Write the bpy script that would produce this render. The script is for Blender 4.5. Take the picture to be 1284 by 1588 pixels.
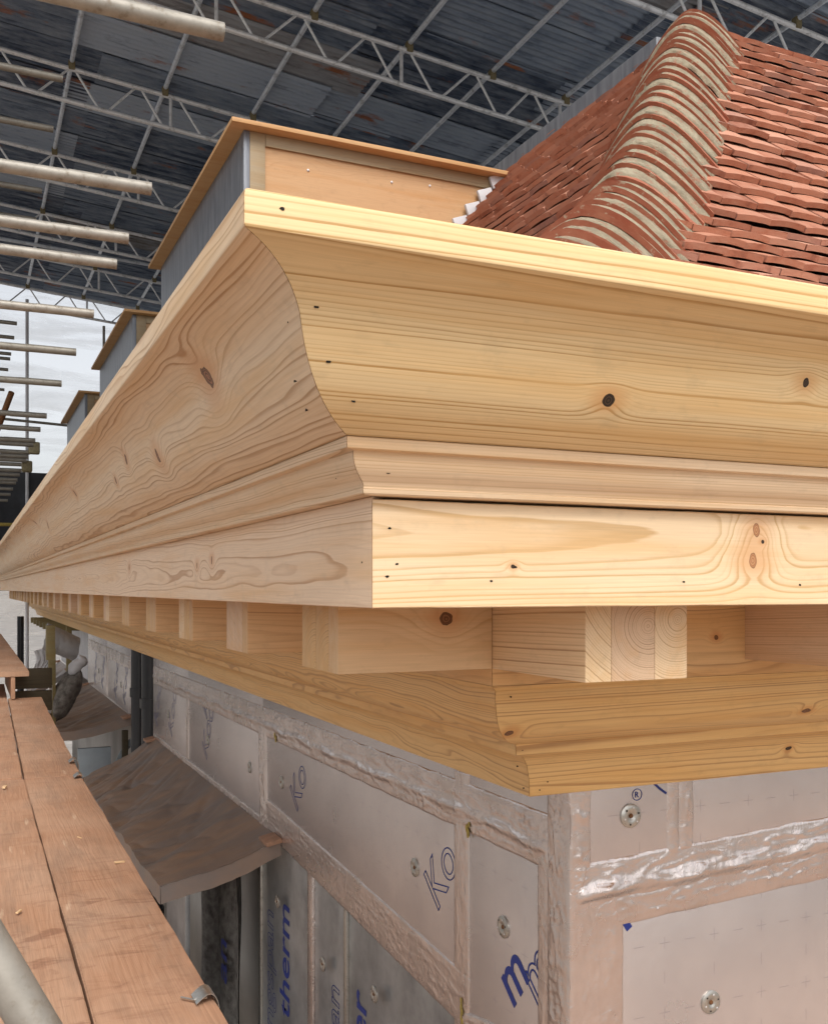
import bpy, bmesh, math, random
from math import radians, sin, cos, pi, sqrt
from mathutils import Vector, Matrix, noise

random.seed(7)
sc = bpy.context.scene
for o in list(bpy.data.objects):
    bpy.data.objects.remove(o)
COL = sc.collection

# ------------------------------------------------------------------ camera
cd = bpy.data.cameras.new('camera')
cam = bpy.data.objects.new('camera', cd)
COL.objects.link(cam)
YAW = math.atan(692 / 1533)
cam.location = (0, 0, 0)
cam.rotation_euler = (radians(90), 0, -YAW)
cd.sensor_fit = 'VERTICAL'
cd.sensor_height = 36
cd.lens = 1533 / 1588 * 36
cd.shift_y = (913 - 794) / 1588
cd.clip_start = 0.02
cd.clip_end = 9000
sc.camera = cam

# ------------------------------------------------------------------ daylight
SUN_EL, SUN_AZ = radians(50), radians(192)      # azimuth clockwise from +Y: light comes from behind the camera
world = bpy.data.worlds.new('World')
sc.world = world
world.use_nodes = True
wt = world.node_tree
wt.nodes.clear()
sky = wt.nodes.new('ShaderNodeTexSky')
sky.sky_type = 'NISHITA'
sky.sun_disc = False
sky.sun_elevation = SUN_EL
sky.sun_rotation = SUN_AZ
sky.air_density = 1.0
sky.dust_density = 4.0
sky.ozone_density = 1.0
hs = wt.nodes.new('ShaderNodeHueSaturation')
hs.inputs['Saturation'].default_value = 0.2
bg = wt.nodes.new('ShaderNodeBackground')
bg.inputs['Strength'].default_value = 0.15
wo = wt.nodes.new('ShaderNodeOutputWorld')
wt.links.new(sky.outputs[0], hs.inputs['Color'])
wt.links.new(hs.outputs[0], bg.inputs['Color'])
wt.links.new(bg.outputs[0], wo.inputs['Surface'])

sl = bpy.data.lights.new('sun', 'SUN')
sl.energy = 1.25
sl.angle = radians(25)
sl.color = (1.0, 0.95, 0.86)
sun = bpy.data.objects.new('sun', sl)
COL.objects.link(sun)
dirv = Vector((sin(SUN_AZ) * cos(SUN_EL), cos(SUN_AZ) * cos(SUN_EL), sin(SUN_EL)))
sun.rotation_euler = dirv.to_track_quat('Z', 'Y').to_euler()

vs = sc.view_settings
vs.view_transform = 'Standard'
vs.look = 'None'
vs.gamma = 1
vs.use_curve_mapping = False
vs.exposure = 0.54

# ------------------------------------------------------------------ node helper
class NT:
    def __init__(s, name):
        s.mat = bpy.data.materials.new(name)
        s.mat.use_nodes = True
        s.t = s.mat.node_tree
        s.t.nodes.clear()
        s.out = s.n('ShaderNodeOutputMaterial')
        s.b = s.n('ShaderNodeBsdfPrincipled')
        s.t.links.new(s.b.outputs[0], s.out.inputs['Surface'])
    def n(s, typ, **kw):
        nd = s.t.nodes.new(typ)
        for k, v in kw.items():
            setattr(nd, k, v)
        return nd
    def link(s, a, b):
        if hasattr(a, 'is_output') or isinstance(a, bpy.types.NodeSocket):
            s.t.links.new(a, b)
        else:
            b.default_value = a
    def m(s, op, a, b=0.0, c=0.0, clamp=False):
        nd = s.n('ShaderNodeMath', operation=op)
        nd.use_clamp = clamp
        s.link(a, nd.inputs[0]); s.link(b, nd.inputs[1]); s.link(c, nd.inputs[2])
        return nd.outputs[0]
    def xyz(s, x, y, z):
        nd = s.n('ShaderNodeCombineXYZ')
        s.link(x, nd.inputs[0]); s.link(y, nd.inputs[1]); s.link(z, nd.inputs[2])
        return nd.outputs[0]
    def sep(s, v):
        nd = s.n('ShaderNodeSeparateXYZ')
        s.link(v, nd.inputs[0])
        return nd.outputs
    def obj(s):
        return s.n('ShaderNodeTexCoord').outputs['Object']
    def rnd(s):
        return s.n('ShaderNodeObjectInfo').outputs['Random']
    def noise(s, vec, scale=1.0, detail=2.0, rough=0.5, dist=0.0):
        nd = s.n('ShaderNodeTexNoise')
        s.link(vec, nd.inputs['Vector'])
        nd.inputs['Scale'].default_value = scale
        nd.inputs['Detail'].default_value = detail
        nd.inputs['Roughness'].default_value = rough
        nd.inputs['Distortion'].default_value = dist
        return nd.outputs
    def vec(s, op, a, b):
        nd = s.n('ShaderNodeVectorMath', operation=op)
        s.link(a, nd.inputs[0]); s.link(b, nd.inputs[1])
        return nd.outputs[0]
    def ramp(s, f, stops, interp='LINEAR'):
        nd = s.n('ShaderNodeValToRGB')
        cr = nd.color_ramp
        cr.interpolation = interp
        while len(cr.elements) < len(stops):
            cr.elements.new(0.5)
        for e, (p, c) in zip(cr.elements, stops):
            e.position = p
            e.color = (c, c, c, 1) if isinstance(c, (int, float)) else (*c, 1)
        s.link(f, nd.inputs[0])
        return nd.outputs[0]
    def mix(s, f, a, b, blend='MIX'):
        nd = s.n('ShaderNodeMix', data_type='RGBA', blend_type=blend)
        s.link(f, nd.inputs[0])
        for v, k in ((a, 6), (b, 7)):
            if isinstance(v, tuple):
                v = (*v, 1)
            s.link(v, nd.inputs[k])
        return nd.outputs[2]
    def set(s, **kw):
        names = dict(color='Base Color', rough='Roughness', metal='Metallic', spec='Specular IOR Level')
        for k, v in kw.items():
            sock = s.b.inputs[names[k]]
            if isinstance(v, tuple) and not isinstance(v, bpy.types.NodeSocket):
                v = (*v, 1)
            s.link(v, sock)
    def bump(s, h, strength=0.3, dist=0.01):
        nd = s.n('ShaderNodeBump')
        nd.inputs['Strength'].default_value = strength
        nd.inputs['Distance'].default_value = dist
        s.link(h, nd.inputs['Height'])
        s.t.links.new(nd.outputs[0], s.b.inputs['Normal'])
        return nd

# ------------------------------------------------------------------ materials
def wood(name, light, dark, pith=(-0.05, -0.03), sp=0.004, tilt=(0.01, 0.008), warp=0.012,
         wl=0.9, knots=(), seed=0.0, contrast=1.0, tint=None, endgrain=False, fine=1.0, sheen=0.5):
    """Solid pine: growth rings round a pith that runs roughly along local X; knots bend the rings."""
    N = NT(name)
    co = N.obj()
    X, Y, Z = N.sep(co)
    sv = N.xyz(N.m('MULTIPLY_ADD', X, wl, seed), N.m('MULTIPLY_ADD', Y, 5.0, seed * 1.7), N.m('MULTIPLY', Z, 5.0))
    nn = N.noise(sv, 1.6, 2.5, 0.5)
    r1, r2, r3 = N.sep(nn['Color'])
    y = N.m('ADD', N.m('MULTIPLY_ADD', X, -tilt[0], N.m('ADD', Y, -pith[0])), N.m('MULTIPLY', N.m('SUBTRACT', r1, 0.5), warp * 2))
    z = N.m('ADD', N.m('MULTIPLY_ADD', X, -tilt[1], N.m('ADD', Z, -pith[1])), N.m('MULTIPLY', N.m('SUBTRACT', r2, 0.5), warp * 2))
    r = N.m('SQRT', N.m('ADD', N.m('MULTIPLY', y, y), N.m('MULTIPLY', z, z)))
    kd = []
    wob = N.noise(co, 45.0, 2.0)
    wob = N.m('MULTIPLY', N.m('SUBTRACT', wob['Fac'], 0.5), 1.0)
    for kn in knots:
        (kx, ky, kz, R, el) = kn[:5]
        style = kn[5] if len(kn) > 5 else 'brown'
        a = N.m('DIVIDE', N.m('SUBTRACT', X, kx), R * el)
        b = N.m('DIVIDE', N.m('SUBTRACT', Y, ky), R)
        c = N.m('DIVIDE', N.m('SUBTRACT', Z, kz), R)
        d2 = N.m('ADD', N.m('ADD', N.m('MULTIPLY', a, a), N.m('MULTIPLY', b, b)), N.m('MULTIPLY', c, c))
        d = N.m('ADD', N.m('SQRT', d2), wob)
        # grain pushed aside, longer along the grain than across
        a2 = N.m('DIVIDE', N.m('SUBTRACT', X, kx), R * 4.0)
        d3 = N.m('ADD', N.m('MULTIPLY', a2, a2), N.m('MULTIPLY', N.m('ADD', N.m('MULTIPLY', b, b), N.m('MULTIPLY', c, c)), 0.12))
        g = N.m('EXPONENT', N.m('MULTIPLY', d3, -1.0))
        r = N.m('MULTIPLY_ADD', g, R * 1.9, r)
        kd.append((d, style, g))
    rv = N.noise(N.xyz(N.m('MULTIPLY_ADD', r, 0.22 / sp, seed * 3.1), 0.0, 0.0), 1.0, 2.0)
    fz = N.noise(N.xyz(N.m('MULTIPLY', X, 6.0), N.m('MULTIPLY_ADD', Y, 60.0, seed), N.m('MULTIPLY', Z, 60.0)), 1.0, 3.0)
    t = N.m('ADD', N.m('DIVIDE', r, sp), N.m('ADD', N.m('MULTIPLY', rv['Fac'], 3.2), N.m('MULTIPLY', fz['Fac'], 0.35)))
    fr = N.m('FRACT', t)
    wn = N.n('ShaderNodeTexWhiteNoise', noise_dimensions='1D')
    N.link(N.m('ADD', N.m('FLOOR', t), seed), wn.inputs['W'])
    late = N.ramp(fr, [(0.0, 0.06), (0.30, 0.0), (0.62, 0.16), (0.84, 0.95), (0.94, 1.0), (1.0, 0.06)])
    late = N.m('MULTIPLY', late, N.m('MULTIPLY_ADD', N.m('POWER', wn.outputs['Value'], 1.8), 0.95 * contrast, 0.16 * contrast), clamp=True)
    # broad streaks, long along the grain
    st = N.noise(N.xyz(N.m('MULTIPLY', X, 1.1), N.m('MULTIPLY_ADD', Y, 16.0, seed), N.m('MULTIPLY', Z, 16.0)), 1.5, 3.0)
    late = N.m('MULTIPLY', late, N.m('MULTIPLY_ADD', st['Fac'], 1.3, 0.35), clamp=True)
    colr = N.mix(late, light, dark)
    tn = tint or tuple(c * f for c, f in zip(light, (0.93, 0.80, 0.62)))
    colr = N.mix(N.ramp(st['Fac'], [(0.45, 0.0), (0.72, 0.75)]), colr, tn)
    fb = N.noise(N.xyz(N.m('MULTIPLY', X, 9.0), N.m('MULTIPLY', Y, 420.0), N.m('MULTIPLY', Z, 420.0)), 1.0, 2.0)
    fv = N.m('MULTIPLY_ADD', fb['Fac'], 0.26 * fine, 1.0 - 0.13 * fine)
    colr = N.mix(1.0, colr, N.xyz(fv, fv, fv), 'MULTIPLY')
    # handling marks and small dents
    dn = N.noise(N.xyz(N.m('MULTIPLY', X, 5.0), N.m('MULTIPLY', Y, 9.0), N.m('MULTIPLY', Z, 9.0)), 3.0, 4.0, 0.65)
    colr = N.mix(N.ramp(dn['Fac'], [(0.56, 0.0), (0.76, 0.34)]), colr, tuple(c * 0.60 for c in light))
    for d, style, g in kd:
        inner, outer = {'brown': ((0.10, 0.042, 0.018), (0.23, 0.105, 0.045)),
                        'black': ((0.012, 0.008, 0.006), (0.075, 0.04, 0.02)),
                        'red': ((0.36, 0.15, 0.065), (0.50, 0.27, 0.13)),
                        'crack': ((0.09, 0.045, 0.025), (0.36, 0.165, 0.085))}[style]
        colr = N.mix(N.ramp(N.m('MULTIPLY', g, N.m('MULTIPLY_ADD', st['Fac'], 0.8, 0.6)), [(0.30, 0.0), (0.90, 0.62)]), colr, tuple(c * f for c, f in zip(light, (0.80, 0.56, 0.40))))
        rings = N.m('MULTIPLY_ADD', N.m('SINE', N.m('MULTIPLY', d, 17.0)), 0.5, 0.5)
        kc = N.mix(rings, inner, outer)
        kc = N.mix(N.ramp(d, [(0.72, 0.0), (0.9, 0.85), (1.02, 0.6)]), kc, tuple(c * 0.55 for c in inner))
        colr = N.mix(N.ramp(d, [(0.93, 1.0), (1.12, 0.0)]), colr, kc)
    N.set(color=colr, rough=N.m('MULTIPLY_ADD', late, -0.12, 0.58), spec=0.35)
    N.bump(N.m('ADD', N.m('MULTIPLY', fb['Fac'], 0.5), N.m('MULTIPLY', late, -0.5)), 0.22, 0.0015)
    return N.mat

PINE_Y = ((0.735, 0.54, 0.295), (0.44, 0.25, 0.085))
PINE_P = ((0.73, 0.535, 0.335), (0.52, 0.315, 0.155))
PINE_D = ((0.60, 0.40, 0.215), (0.37, 0.20, 0.085))

def make_metal(name, base, rough=0.4, metal=0.8, mottling=0.35, dirt=(0.16, 0.12, 0.08), scale=9.0):
    N = NT(name)
    co = N.obj()
    a = N.noise(co, scale, 5.0, 0.65)['Fac']
    b = N.noise(co, scale * 5, 3.0)['Fac']
    c = N.mix(N.ramp(a, [(0.35, 0.0), (0.7, mottling)]), base, tuple(x * 0.55 for x in base))
    dm = N.ramp(N.m('ADD', N.m('MULTIPLY', a, 0.6), N.m('MULTIPLY', b, 0.4)), [(0.52, 0.0), (0.66, 0.75)])
    c = N.mix(dm, c, dirt)
    N.set(color=c, rough=N.m('MULTIPLY_ADD', dm, 0.35, rough), metal=N.m('MULTIPLY_ADD', dm, -0.7 * metal, metal))
    N.bump(b, 0.12, 0.002)
    return N.mat

GALV = make_metal('galvanised_tube', (0.33, 0.305, 0.265), 0.52, 0.4, 0.8, (0.17, 0.125, 0.08), 14)
GALV_OLD = make_metal('dull_tube', (0.25, 0.23, 0.195), 0.55, 0.45, 0.6, (0.13, 0.10, 0.07))
ALU = make_metal('aluminium_beam', (0.78, 0.80, 0.83), 0.45, 0.25, 0.3, (0.34, 0.34, 0.34))
POLE = make_metal('purlin_steel', (0.66, 0.72, 0.80), 0.45, 0.25, 0.4, (0.28, 0.30, 0.32))
COUPLER = make_metal('coupler_steel', (0.24, 0.20, 0.11), 0.6, 0.2, 0.5, (0.10, 0.075, 0.03), 30)
BLACK = make_metal('black_plastic', (0.012, 0.013, 0.017), 0.32, 0.0, 0.1, (0.03, 0.03, 0.03))

def foil_panel():
    N = NT('foil_facing')
    co = N.obj()
    X, Y, Z = N.sep(co)
    weave = N.m('MULTIPLY', N.m('SINE', N.m('MULTIPLY', N.m('ADD', X, Y), 1300.0)), N.m('SINE', N.m('MULTIPLY', Z, 1300.0)))
    lo = N.noise(co, 3.2, 4.0, 0.6)['Fac']
    hi = N.noise(co, 60.0, 3.0)['Fac']
    c = N.mix(N.ramp(lo, [(0.35, 0.0), (0.7, 0.7)]), (0.67, 0.625, 0.615), (0.53, 0.485, 0.475))
    sc_ = N.noise(N.vec('MULTIPLY', co, (40.0, 40.0, 3.0)), 1.0, 4.0, 0.7, 1.5)['Fac']
    c = N.mix(N.ramp(sc_, [(0.66, 0.0), (0.80, 0.25)]), c, (0.8, 0.78, 0.76))
    # printed fixing grid: fine grey crosses and dashes
    def near(v, per, w, off=0.0):
        fr = N.m('SUBTRACT', N.m('FRACT', N.m('ADD', N.m('DIVIDE', v, per), 0.5 + off)), 0.5)
        return N.m('LESS_THAN', N.m('ABSOLUTE', fr), w / per)
    S = N.m('ADD', X, Y)
    h = N.m('MULTIPLY', near(Z, 0.205, 0.0009, 0.1), near(S, 0.0925, 0.019))
    v = N.m('MULTIPLY', near(S, 0.185, 0.0009), near(Z, 0.1025, 0.018, 0.2))
    c = N.mix(N.m('MULTIPLY', N.m('MAXIMUM', h, v), 0.45), c, (0.16, 0.16, 0.22))
    N.set(color=c, metal=0.80, rough=N.m('MULTIPLY_ADD', lo, 0.25, 0.10))
    N.bump(N.m('ADD', N.m('MULTIPLY', weave, 0.10), N.m('ADD', N.m('MULTIPLY', hi, 0.25), N.m('MULTIPLY', lo, 2.0))), 0.35, 0.004)
    return N.mat

def foil_tape():
    N = NT('foil_tape')
    co = N.obj()
    a = N.noise(co, 26.0, 4.0, 0.55, 0.8)['Fac']
    b = N.noise(N.vec('MULTIPLY', co, (1.0, 1.0, 0.25)), 38.0, 2.0, 0.5, 1.0)['Fac']
    ridg = N.ramp(N.m('ABSOLUTE', N.m('SUBTRACT', b, 0.5)), [(0.0, 1.0), (0.03, 0.0)])
    dirt = N.noise(co, 6.0, 4.0)['Fac']
    c = N.mix(N.ramp(dirt, [(0.42, 0.0), (0.7, 0.5)]), (0.68, 0.60, 0.565), (0.50, 0.42, 0.38))
    N.set(color=c, metal=0.90, rough=N.m('MULTIPLY_ADD', dirt, 0.25, 0.13))
    N.bump(N.m('ADD', a, N.m('MULTIPLY', ridg, 0.12)), 0.45, 0.006)
    return N.mat

FOIL, TAPE = foil_panel(), foil_tape()

def simple(name, base, rough=0.6, metal=0.0, var=0.25, scale=6.0, bump=0.15, bscale=60.0, bdist=0.003, alt=None, stretch=(1, 1, 1)):
    N = NT(name)
    co = N.vec('MULTIPLY', N.obj(), tuple(float(s) for s in stretch))
    a = N.noise(co, scale, 5.0, 0.62)['Fac']
    b = N.noise(co, bscale, 3.0)['Fac']
    alt = alt or tuple(x * (1 - var * 1.6) for x in base)
    c = N.mix(N.ramp(a, [(0.33, 0.0), (0.68, 1.0)]), base, alt)
    N.set(color=c, rough=N.m('MULTIPLY_ADD', a, 0.15, rough - 0.07), metal=metal)
    N.bump(b, bump, bdist)
    return N.mat

GREYBOARD = simple('grey_board', (0.42, 0.43, 0.435), 0.33, 0.55, 0.35, 3.0, 0.1, 300.0, 0.001)
FLAP = simple('brown_membrane', (0.175, 0.158, 0.152), 0.42, 0.0, 0.3, 2.6, 0.35, 22.0, 0.008, alt=(0.30, 0.20, 0.14), stretch=(0.7, 2.2, 1))
CLOTH = simple('mottled_fleece', (0.22, 0.205, 0.185), 0.9, 0.0, 0.3, 16.0, 0.4, 120.0, 0.004, alt=(0.07, 0.062, 0.055))
LEAD = simple('dark_lead_sheet', (0.115, 0.125, 0.145), 0.42, 0.35, 0.3, 4.0, 0.2, 25.0, 0.004, alt=(0.22, 0.23, 0.25), stretch=(5, 5, 0.7))
PLY = wood('plywood', (0.47, 0.285, 0.145), (0.37, 0.20, 0.09), pith=(0.5, -1.2), sp=0.03, tilt=(0.2, 0.1), warp=0.12, wl=1.5, contrast=0.5, seed=3.1)
PLY_EDGE = wood('plywood_edge', (0.47, 0.28, 0.13), (0.36, 0.19, 0.08), pith=(0.5, -1.2), sp=0.03, tilt=(0.2, 0.1), warp=0.1, wl=1.5, contrast=0.4, seed=8.1)
BATTEN = wood('weathered_batten', (0.30, 0.23, 0.14), (0.20, 0.14, 0.08), seed=5.0)
TREATED = wood('treated_timber', (0.20, 0.165, 0.075), (0.11, 0.085, 0.035), seed=6.0, sp=0.006)
DARKTIMBER = wood('dark_timber', (0.055, 0.043, 0.024), (0.03, 0.022, 0.012), seed=9.0, sp=0.006)
PALESHEET = simple('pale_sheet', (0.55, 0.55, 0.57), 0.5, 0.0, 0.1, 4.0)
WHITE = simple('white_plastic', (0.78, 0.78, 0.80), 0.45, 0.0, 0.08, 8.0)
GREYROLL = simple('grey_tarpaulin', (0.34, 0.335, 0.335), 0.6, 0.0, 0.2, 7.0, 0.3, 30.0)
BLUEGREY = simple('blue_grey_board', (0.33, 0.38, 0.42), 0.5, 0.1, 0.12, 4.0)
DARKSHEET = simple('black_sheeting', (0.016, 0.018, 0.026), 0.5, 0.0, 0.4, 2.5, 0.4, 6.0, 0.03)
INK = simple('blue_ink', (0.008, 0.028, 0.22), 0.5, 0.0, 0.05)
INK_G = simple('grey_ink', (0.10, 0.10, 0.16), 0.5, 0.0, 0.05)
STEEL = make_metal('fixing_steel', (0.50, 0.48, 0.44), 0.30, 0.9, 0.3, (0.25, 0.2, 0.15), 40)
RUST = simple('rusty_screw', (0.20, 0.085, 0.03), 0.7, 0.3, 0.3, 60.0)
HOLE = simple('dark_hole', (0.010, 0.007, 0.004), 0.9)
MUD = simple('earth', (0.36, 0.33, 0.30), 0.9, 0.0, 0.3, 0.6)
FOAM = simple('yellow_foam', (0.45, 0.33, 0.07), 0.8, 0.0, 0.3, 40.0)
BOUNCE_DECK = simple('bounce_deck', (0.50, 0.36, 0.275), 0.75, 0.0, 0.25, 3.0)

def board_mat():
    N = NT('scaffold_board_wood')
    co = N.obj()
    X, Y, Z = N.sep(co)
    rn = N.rnd()
    off = N.m('MULTIPLY', rn, 17.0)
    v = N.xyz(N.m('MULTIPLY_ADD', X, 12.0, off), N.m('MULTIPLY', Y, 1.0), Z)
    w = N.noise(v, 1.5, 3.0)['Fac']
    rings = N.m('MULTIPLY_ADD', N.m('SINE', N.m('ADD', N.m('MULTIPLY', X, 300.0), N.m('MULTIPLY', w, 42.0))), 0.5, 0.5)
    c = N.mix(N.m('MULTIPLY', rings, 0.40), (0.40, 0.225, 0.138), (0.30, 0.158, 0.09))
    br = N.noise(N.vec('ADD', co, N.xyz(off, off, 0.0)), 2.2, 4.0, 0.6)['Fac']
    c = N.mix(N.ramp(br, [(0.42, 0.0), (0.68, 0.75)]), c, (0.46, 0.30, 0.205))
    # cross-grain muddy smears
    sm = N.noise(N.xyz(N.m('MULTIPLY_ADD', X, 5.0, off), N.m('MULTIPLY', Y, 13.0), 0.0), 1.1, 4.0, 0.65, 0.8)['Fac']
    far = N.noise(N.xyz(off, N.m('MULTIPLY', Y, 0.5), 0.0), 1.0, 1.0)['Fac']
    smm = N.m('MULTIPLY', N.ramp(sm, [(0.53, 0.0), (0.68, 0.85)]), N.ramp(far, [(0.42, 0.08), (0.66, 0.75)]))
    c = N.mix(smm, c, (0.155, 0.062, 0.038))
    gd = N.noise(N.xyz(N.m('MULTIPLY_ADD', X, 9.0, off), N.m('MULTIPLY', Y, 2.0), 5.0), 1.0, 5.0, 0.7)['Fac']
    c = N.mix(N.ramp(gd, [(0.48, 0.0), (0.70, 0.55)]), c, (0.215, 0.145, 0.105))
    pl = N.noise(N.xyz(N.m('MULTIPLY_ADD', X, 30.0, off), N.m('MULTIPLY', Y, 4.0), 0.0), 1.2, 4.0)['Fac']
    c = N.mix(N.ramp(pl, [(0.66, 0.0), (0.74, 0.6)]), c, (0.56, 0.41, 0.29))
    fb = N.noise(N.xyz(N.m('MULTIPLY', X, 330.0), N.m('MULTIPLY', Y, 7.0), 0.0), 1.0, 2.0)['Fac']
    f2 = N.m('MULTIPLY_ADD', fb, 0.4, 0.8)
    c = N.mix(1.0, c, N.xyz(f2, f2, f2), 'MULTIPLY')
    N.set(color=c, rough=0.8, spec=0.25)
    N.bump(N.m('ADD', N.m('MULTIPLY', rings, 0.4), N.m('ADD', fb, N.m('MULTIPLY', br, 2.0))), 0.4, 0.003)
    return N.mat
BOARD = board_mat()

def tile_mat():
    N = NT('clay_tile')
    co = N.obj()
    rn = N.rnd()
    geo = N.n('ShaderNodeNewGeometry')
    isl = geo.outputs['Random Per Island']
    rr = N.m('FRACT', N.m('ADD', rn, isl))
    base = N.ramp(rr, [(0.0, (0.24, 0.085, 0.052)), (0.25, (0.45, 0.19, 0.115)), (0.5, (0.35, 0.135, 0.082)), (0.75, (0.52, 0.26, 0.175)), (0.9, (0.40, 0.19, 0.135)), (1.0, (0.27, 0.15, 0.125))])
    off = N.m('MULTIPLY', rr, 31.0)
    v = N.vec('ADD', co, N.xyz(off, off, off))
    a = N.noise(v, 14.0, 5.0, 0.65)['Fac']
    b = N.noise(v, 160.0, 3.0)['Fac']
    c = N.mix(N.ramp(a, [(0.4, 0.0), (0.72, 0.75)]), base, (0.43, 0.235, 0.165))
    c = N.mix(N.ramp(a, [(0.26, 0.6), (0.42, 0.0)]), c, (0.12, 0.05, 0.038))
    N.set(color=c, rough=0.85, spec=0.25)
    N.bump(N.m('ADD', b, N.m('MULTIPLY', a, 2.0)), 0.45, 0.003)
    return N.mat
TILE = tile_mat()

def hip_mat():
    N = NT('hip_tile_clay')
    co = N.obj()
    off = N.m('MULTIPLY', N.rnd(), 31.0)
    v = N.vec('ADD', co, N.xyz(off, off, off))
    a = N.noise(v, 16.0, 5.0, 0.65)['Fac']
    c = N.mix(N.ramp(a, [(0.35, 0.0), (0.68, 1.0)]), (0.30, 0.090, 0.052), (0.37, 0.145, 0.088))
    m = N.noise(v, 30.0, 4.0, 0.7)['Fac']
    c = N.mix(N.ramp(m, [(0.60, 0.0), (0.68, 0.8)]), c, (0.46, 0.37, 0.27))
    N.set(color=c, rough=0.8, spec=0.25)
    N.bump(a, 0.4, 0.006)
    return N.mat
HIP = hip_mat()
def mortar_mat():
    N = NT('lime_mortar')
    co = N.obj()
    off = N.m('MULTIPLY', N.rnd(), 19.0)
    v = N.vec('ADD', co, N.xyz(off, off, off))
    a = N.noise(v, 14.0, 5.0, 0.65)['Fac']
    b = N.noise(v, 110.0, 4.0, 0.7)['Fac']
    c = N.mix(N.ramp(a, [(0.35, 0.0), (0.65, 1.0)]), (0.33, 0.285, 0.205), (0.22, 0.185, 0.13))
    r = N.noise(v, 32.0, 4.0, 0.7)['Fac']
    c = N.mix(N.ramp(r, [(0.54, 0.0), (0.66, 0.8)]), c, (0.30, 0.125, 0.08))
    N.set(color=c, rough=0.95, spec=0.2)
    N.bump(N.m('ADD', b, N.m('MULTIPLY', a, 2.0)), 0.7, 0.006)
    return N.mat
MORTAR = mortar_mat()
UNDER = simple('roof_underlay', (0.06, 0.035, 0.028), 0.9)

def sheet_mat():
    N = NT('corrugated_tin')
    co = N.obj()
    X, Y, Z = N.sep(co)
    rn = N.rnd()
    off = N.m('MULTIPLY', rn, 53.0)
    base = N.ramp(rn, [(0.0, (0.024, 0.042, 0.085)), (0.35, (0.046, 0.076, 0.135)), (0.62, (0.12, 0.165, 0.24)), (0.84, (0.36, 0.43, 0.54)), (0.95, (0.20, 0.155, 0.11)), (1.0, (0.06, 0.075, 0.10))])
    v = N.xyz(N.m('MULTIPLY_ADD', X, 0.9, off), N.m('MULTIPLY_ADD', Y, 5.0, off), Z)
    a = N.noise(v, 2.2, 5.0, 0.68)['Fac']
    c = N.mix(N.ramp(a, [(0.4, 0.0), (0.72, 0.65)]), base, (0.38, 0.43, 0.49))
    c = N.mix(N.ramp(a, [(0.25, 0.75), (0.45, 0.0)]), c, (0.03, 0.033, 0.042))
    ru = N.noise(N.xyz(N.m('MULTIPLY_ADD', X, 0.7, off), N.m('MULTIPLY_ADD', Y, 2.4, off), 3.0), 1.3, 5.0, 0.7)['Fac']
    c = N.mix(N.ramp(ru, [(0.60, 0.0), (0.68, 0.9)]), c, (0.28, 0.095, 0.03))
    N.set(color=c, rough=0.55, metal=0.1)
    N.bump(a, 0.1, 0.005)
    return N.mat
TIN = sheet_mat()

def translucent_sheet():
    N = NT('white_translucent_sheeting')
    co = N.obj()
    a = N.noise(N.vec('MULTIPLY', co, (0.4, 1.0, 1.6)), 1.2, 4.0, 0.6, 0.6)['Fac']
    c = N.mix(N.ramp(a, [(0.35, 0.0), (0.7, 1.0)]), (0.97, 0.97, 0.98), (0.88, 0.90, 0.93))
    df = N.n('ShaderNodeBsdfDiffuse'); tr = N.n('ShaderNodeBsdfTranslucent'); tp = N.n('ShaderNodeBsdfTransparent')
    N.link(c, df.inputs[0]); N.link(c, tr.inputs[0])
    mx = N.n('ShaderNodeMixShader'); mx.inputs[0].default_value = 0.8
    N.t.links.new(df.outputs[0], mx.inputs[1]); N.t.links.new(tr.outputs[0], mx.inputs[2])
    m2 = N.n('ShaderNodeMixShader'); N.link(N.m('MULTIPLY_ADD', N.ramp(N.noise(N.vec('MULTIPLY', co, (0.35, 1.0, 2.2)), 1.1, 5.0, 0.62, 1.2)['Fac'], [(0.42, 0.0), (0.62, 1.0)]), -0.38, 0.92), m2.inputs[0])
    N.t.links.new(mx.outputs[0], m2.inputs[1]); N.t.links.new(tp.outputs[0], m2.inputs[2])
    N.t.links.new(m2.outputs[0], N.out.inputs['Surface'])
    return N.mat
SHEETING = translucent_sheet()

# ------------------------------------------------------------------ object helpers
def link(o, parent=None):
    COL.objects.link(o)
    if parent is not None:
        o.parent = parent
    return o
def tag(o, label=None, cat=None, group=None, kind=None):
    if label: o['label'] = label
    if cat: o['category'] = cat
    if group: o['group'] = group
    if kind: o['kind'] = kind
    return o
def thing(name, label, cat, loc=(0, 0, 0), group=None):
    o = bpy.data.objects.new(name, None)
    o.empty_display_size = 0.1
    o.location = loc
    link(o)
    return tag(o, label, cat, group)
def mesh(name, verts, faces, mat, parent=None, sharp=None, loc=None, rotz=None, fix=True):
    me = bpy.data.meshes.new(name)
    me.from_pydata([tuple(v) for v in verts], [], faces)
    if fix:
        bm = bmesh.new(); bm.from_mesh(me)
        bmesh.ops.recalc_face_normals(bm, faces=bm.faces)
        bm.to_mesh(me); bm.free()
    me.materials.append(mat)
    if sharp is not None:
        me.shade_smooth()
        me.set_sharp_from_angle(angle=radians(sharp))
    o = bpy.data.objects.new(name, me)
    if loc is not None: o.location = loc
    if rotz is not None: o.rotation_euler = (0, 0, rotz)
    return link(o, parent)
def box_data(x0, x1, y0, y1, z0, z1, bev=0.0):
    bm = bmesh.new()
    bmesh.ops.create_cube(bm, size=1.0)
    for v in bm.verts:
        v.co = Vector((x0 if v.co.x < 0 else x1, y0 if v.co.y < 0 else y1, z0 if v.co.z < 0 else z1))
    if bev > 0:
        bmesh.ops.bevel(bm, geom=list(bm.edges), offset=bev, segments=2, affect='EDGES', profile=0.6)
    return bm
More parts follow.
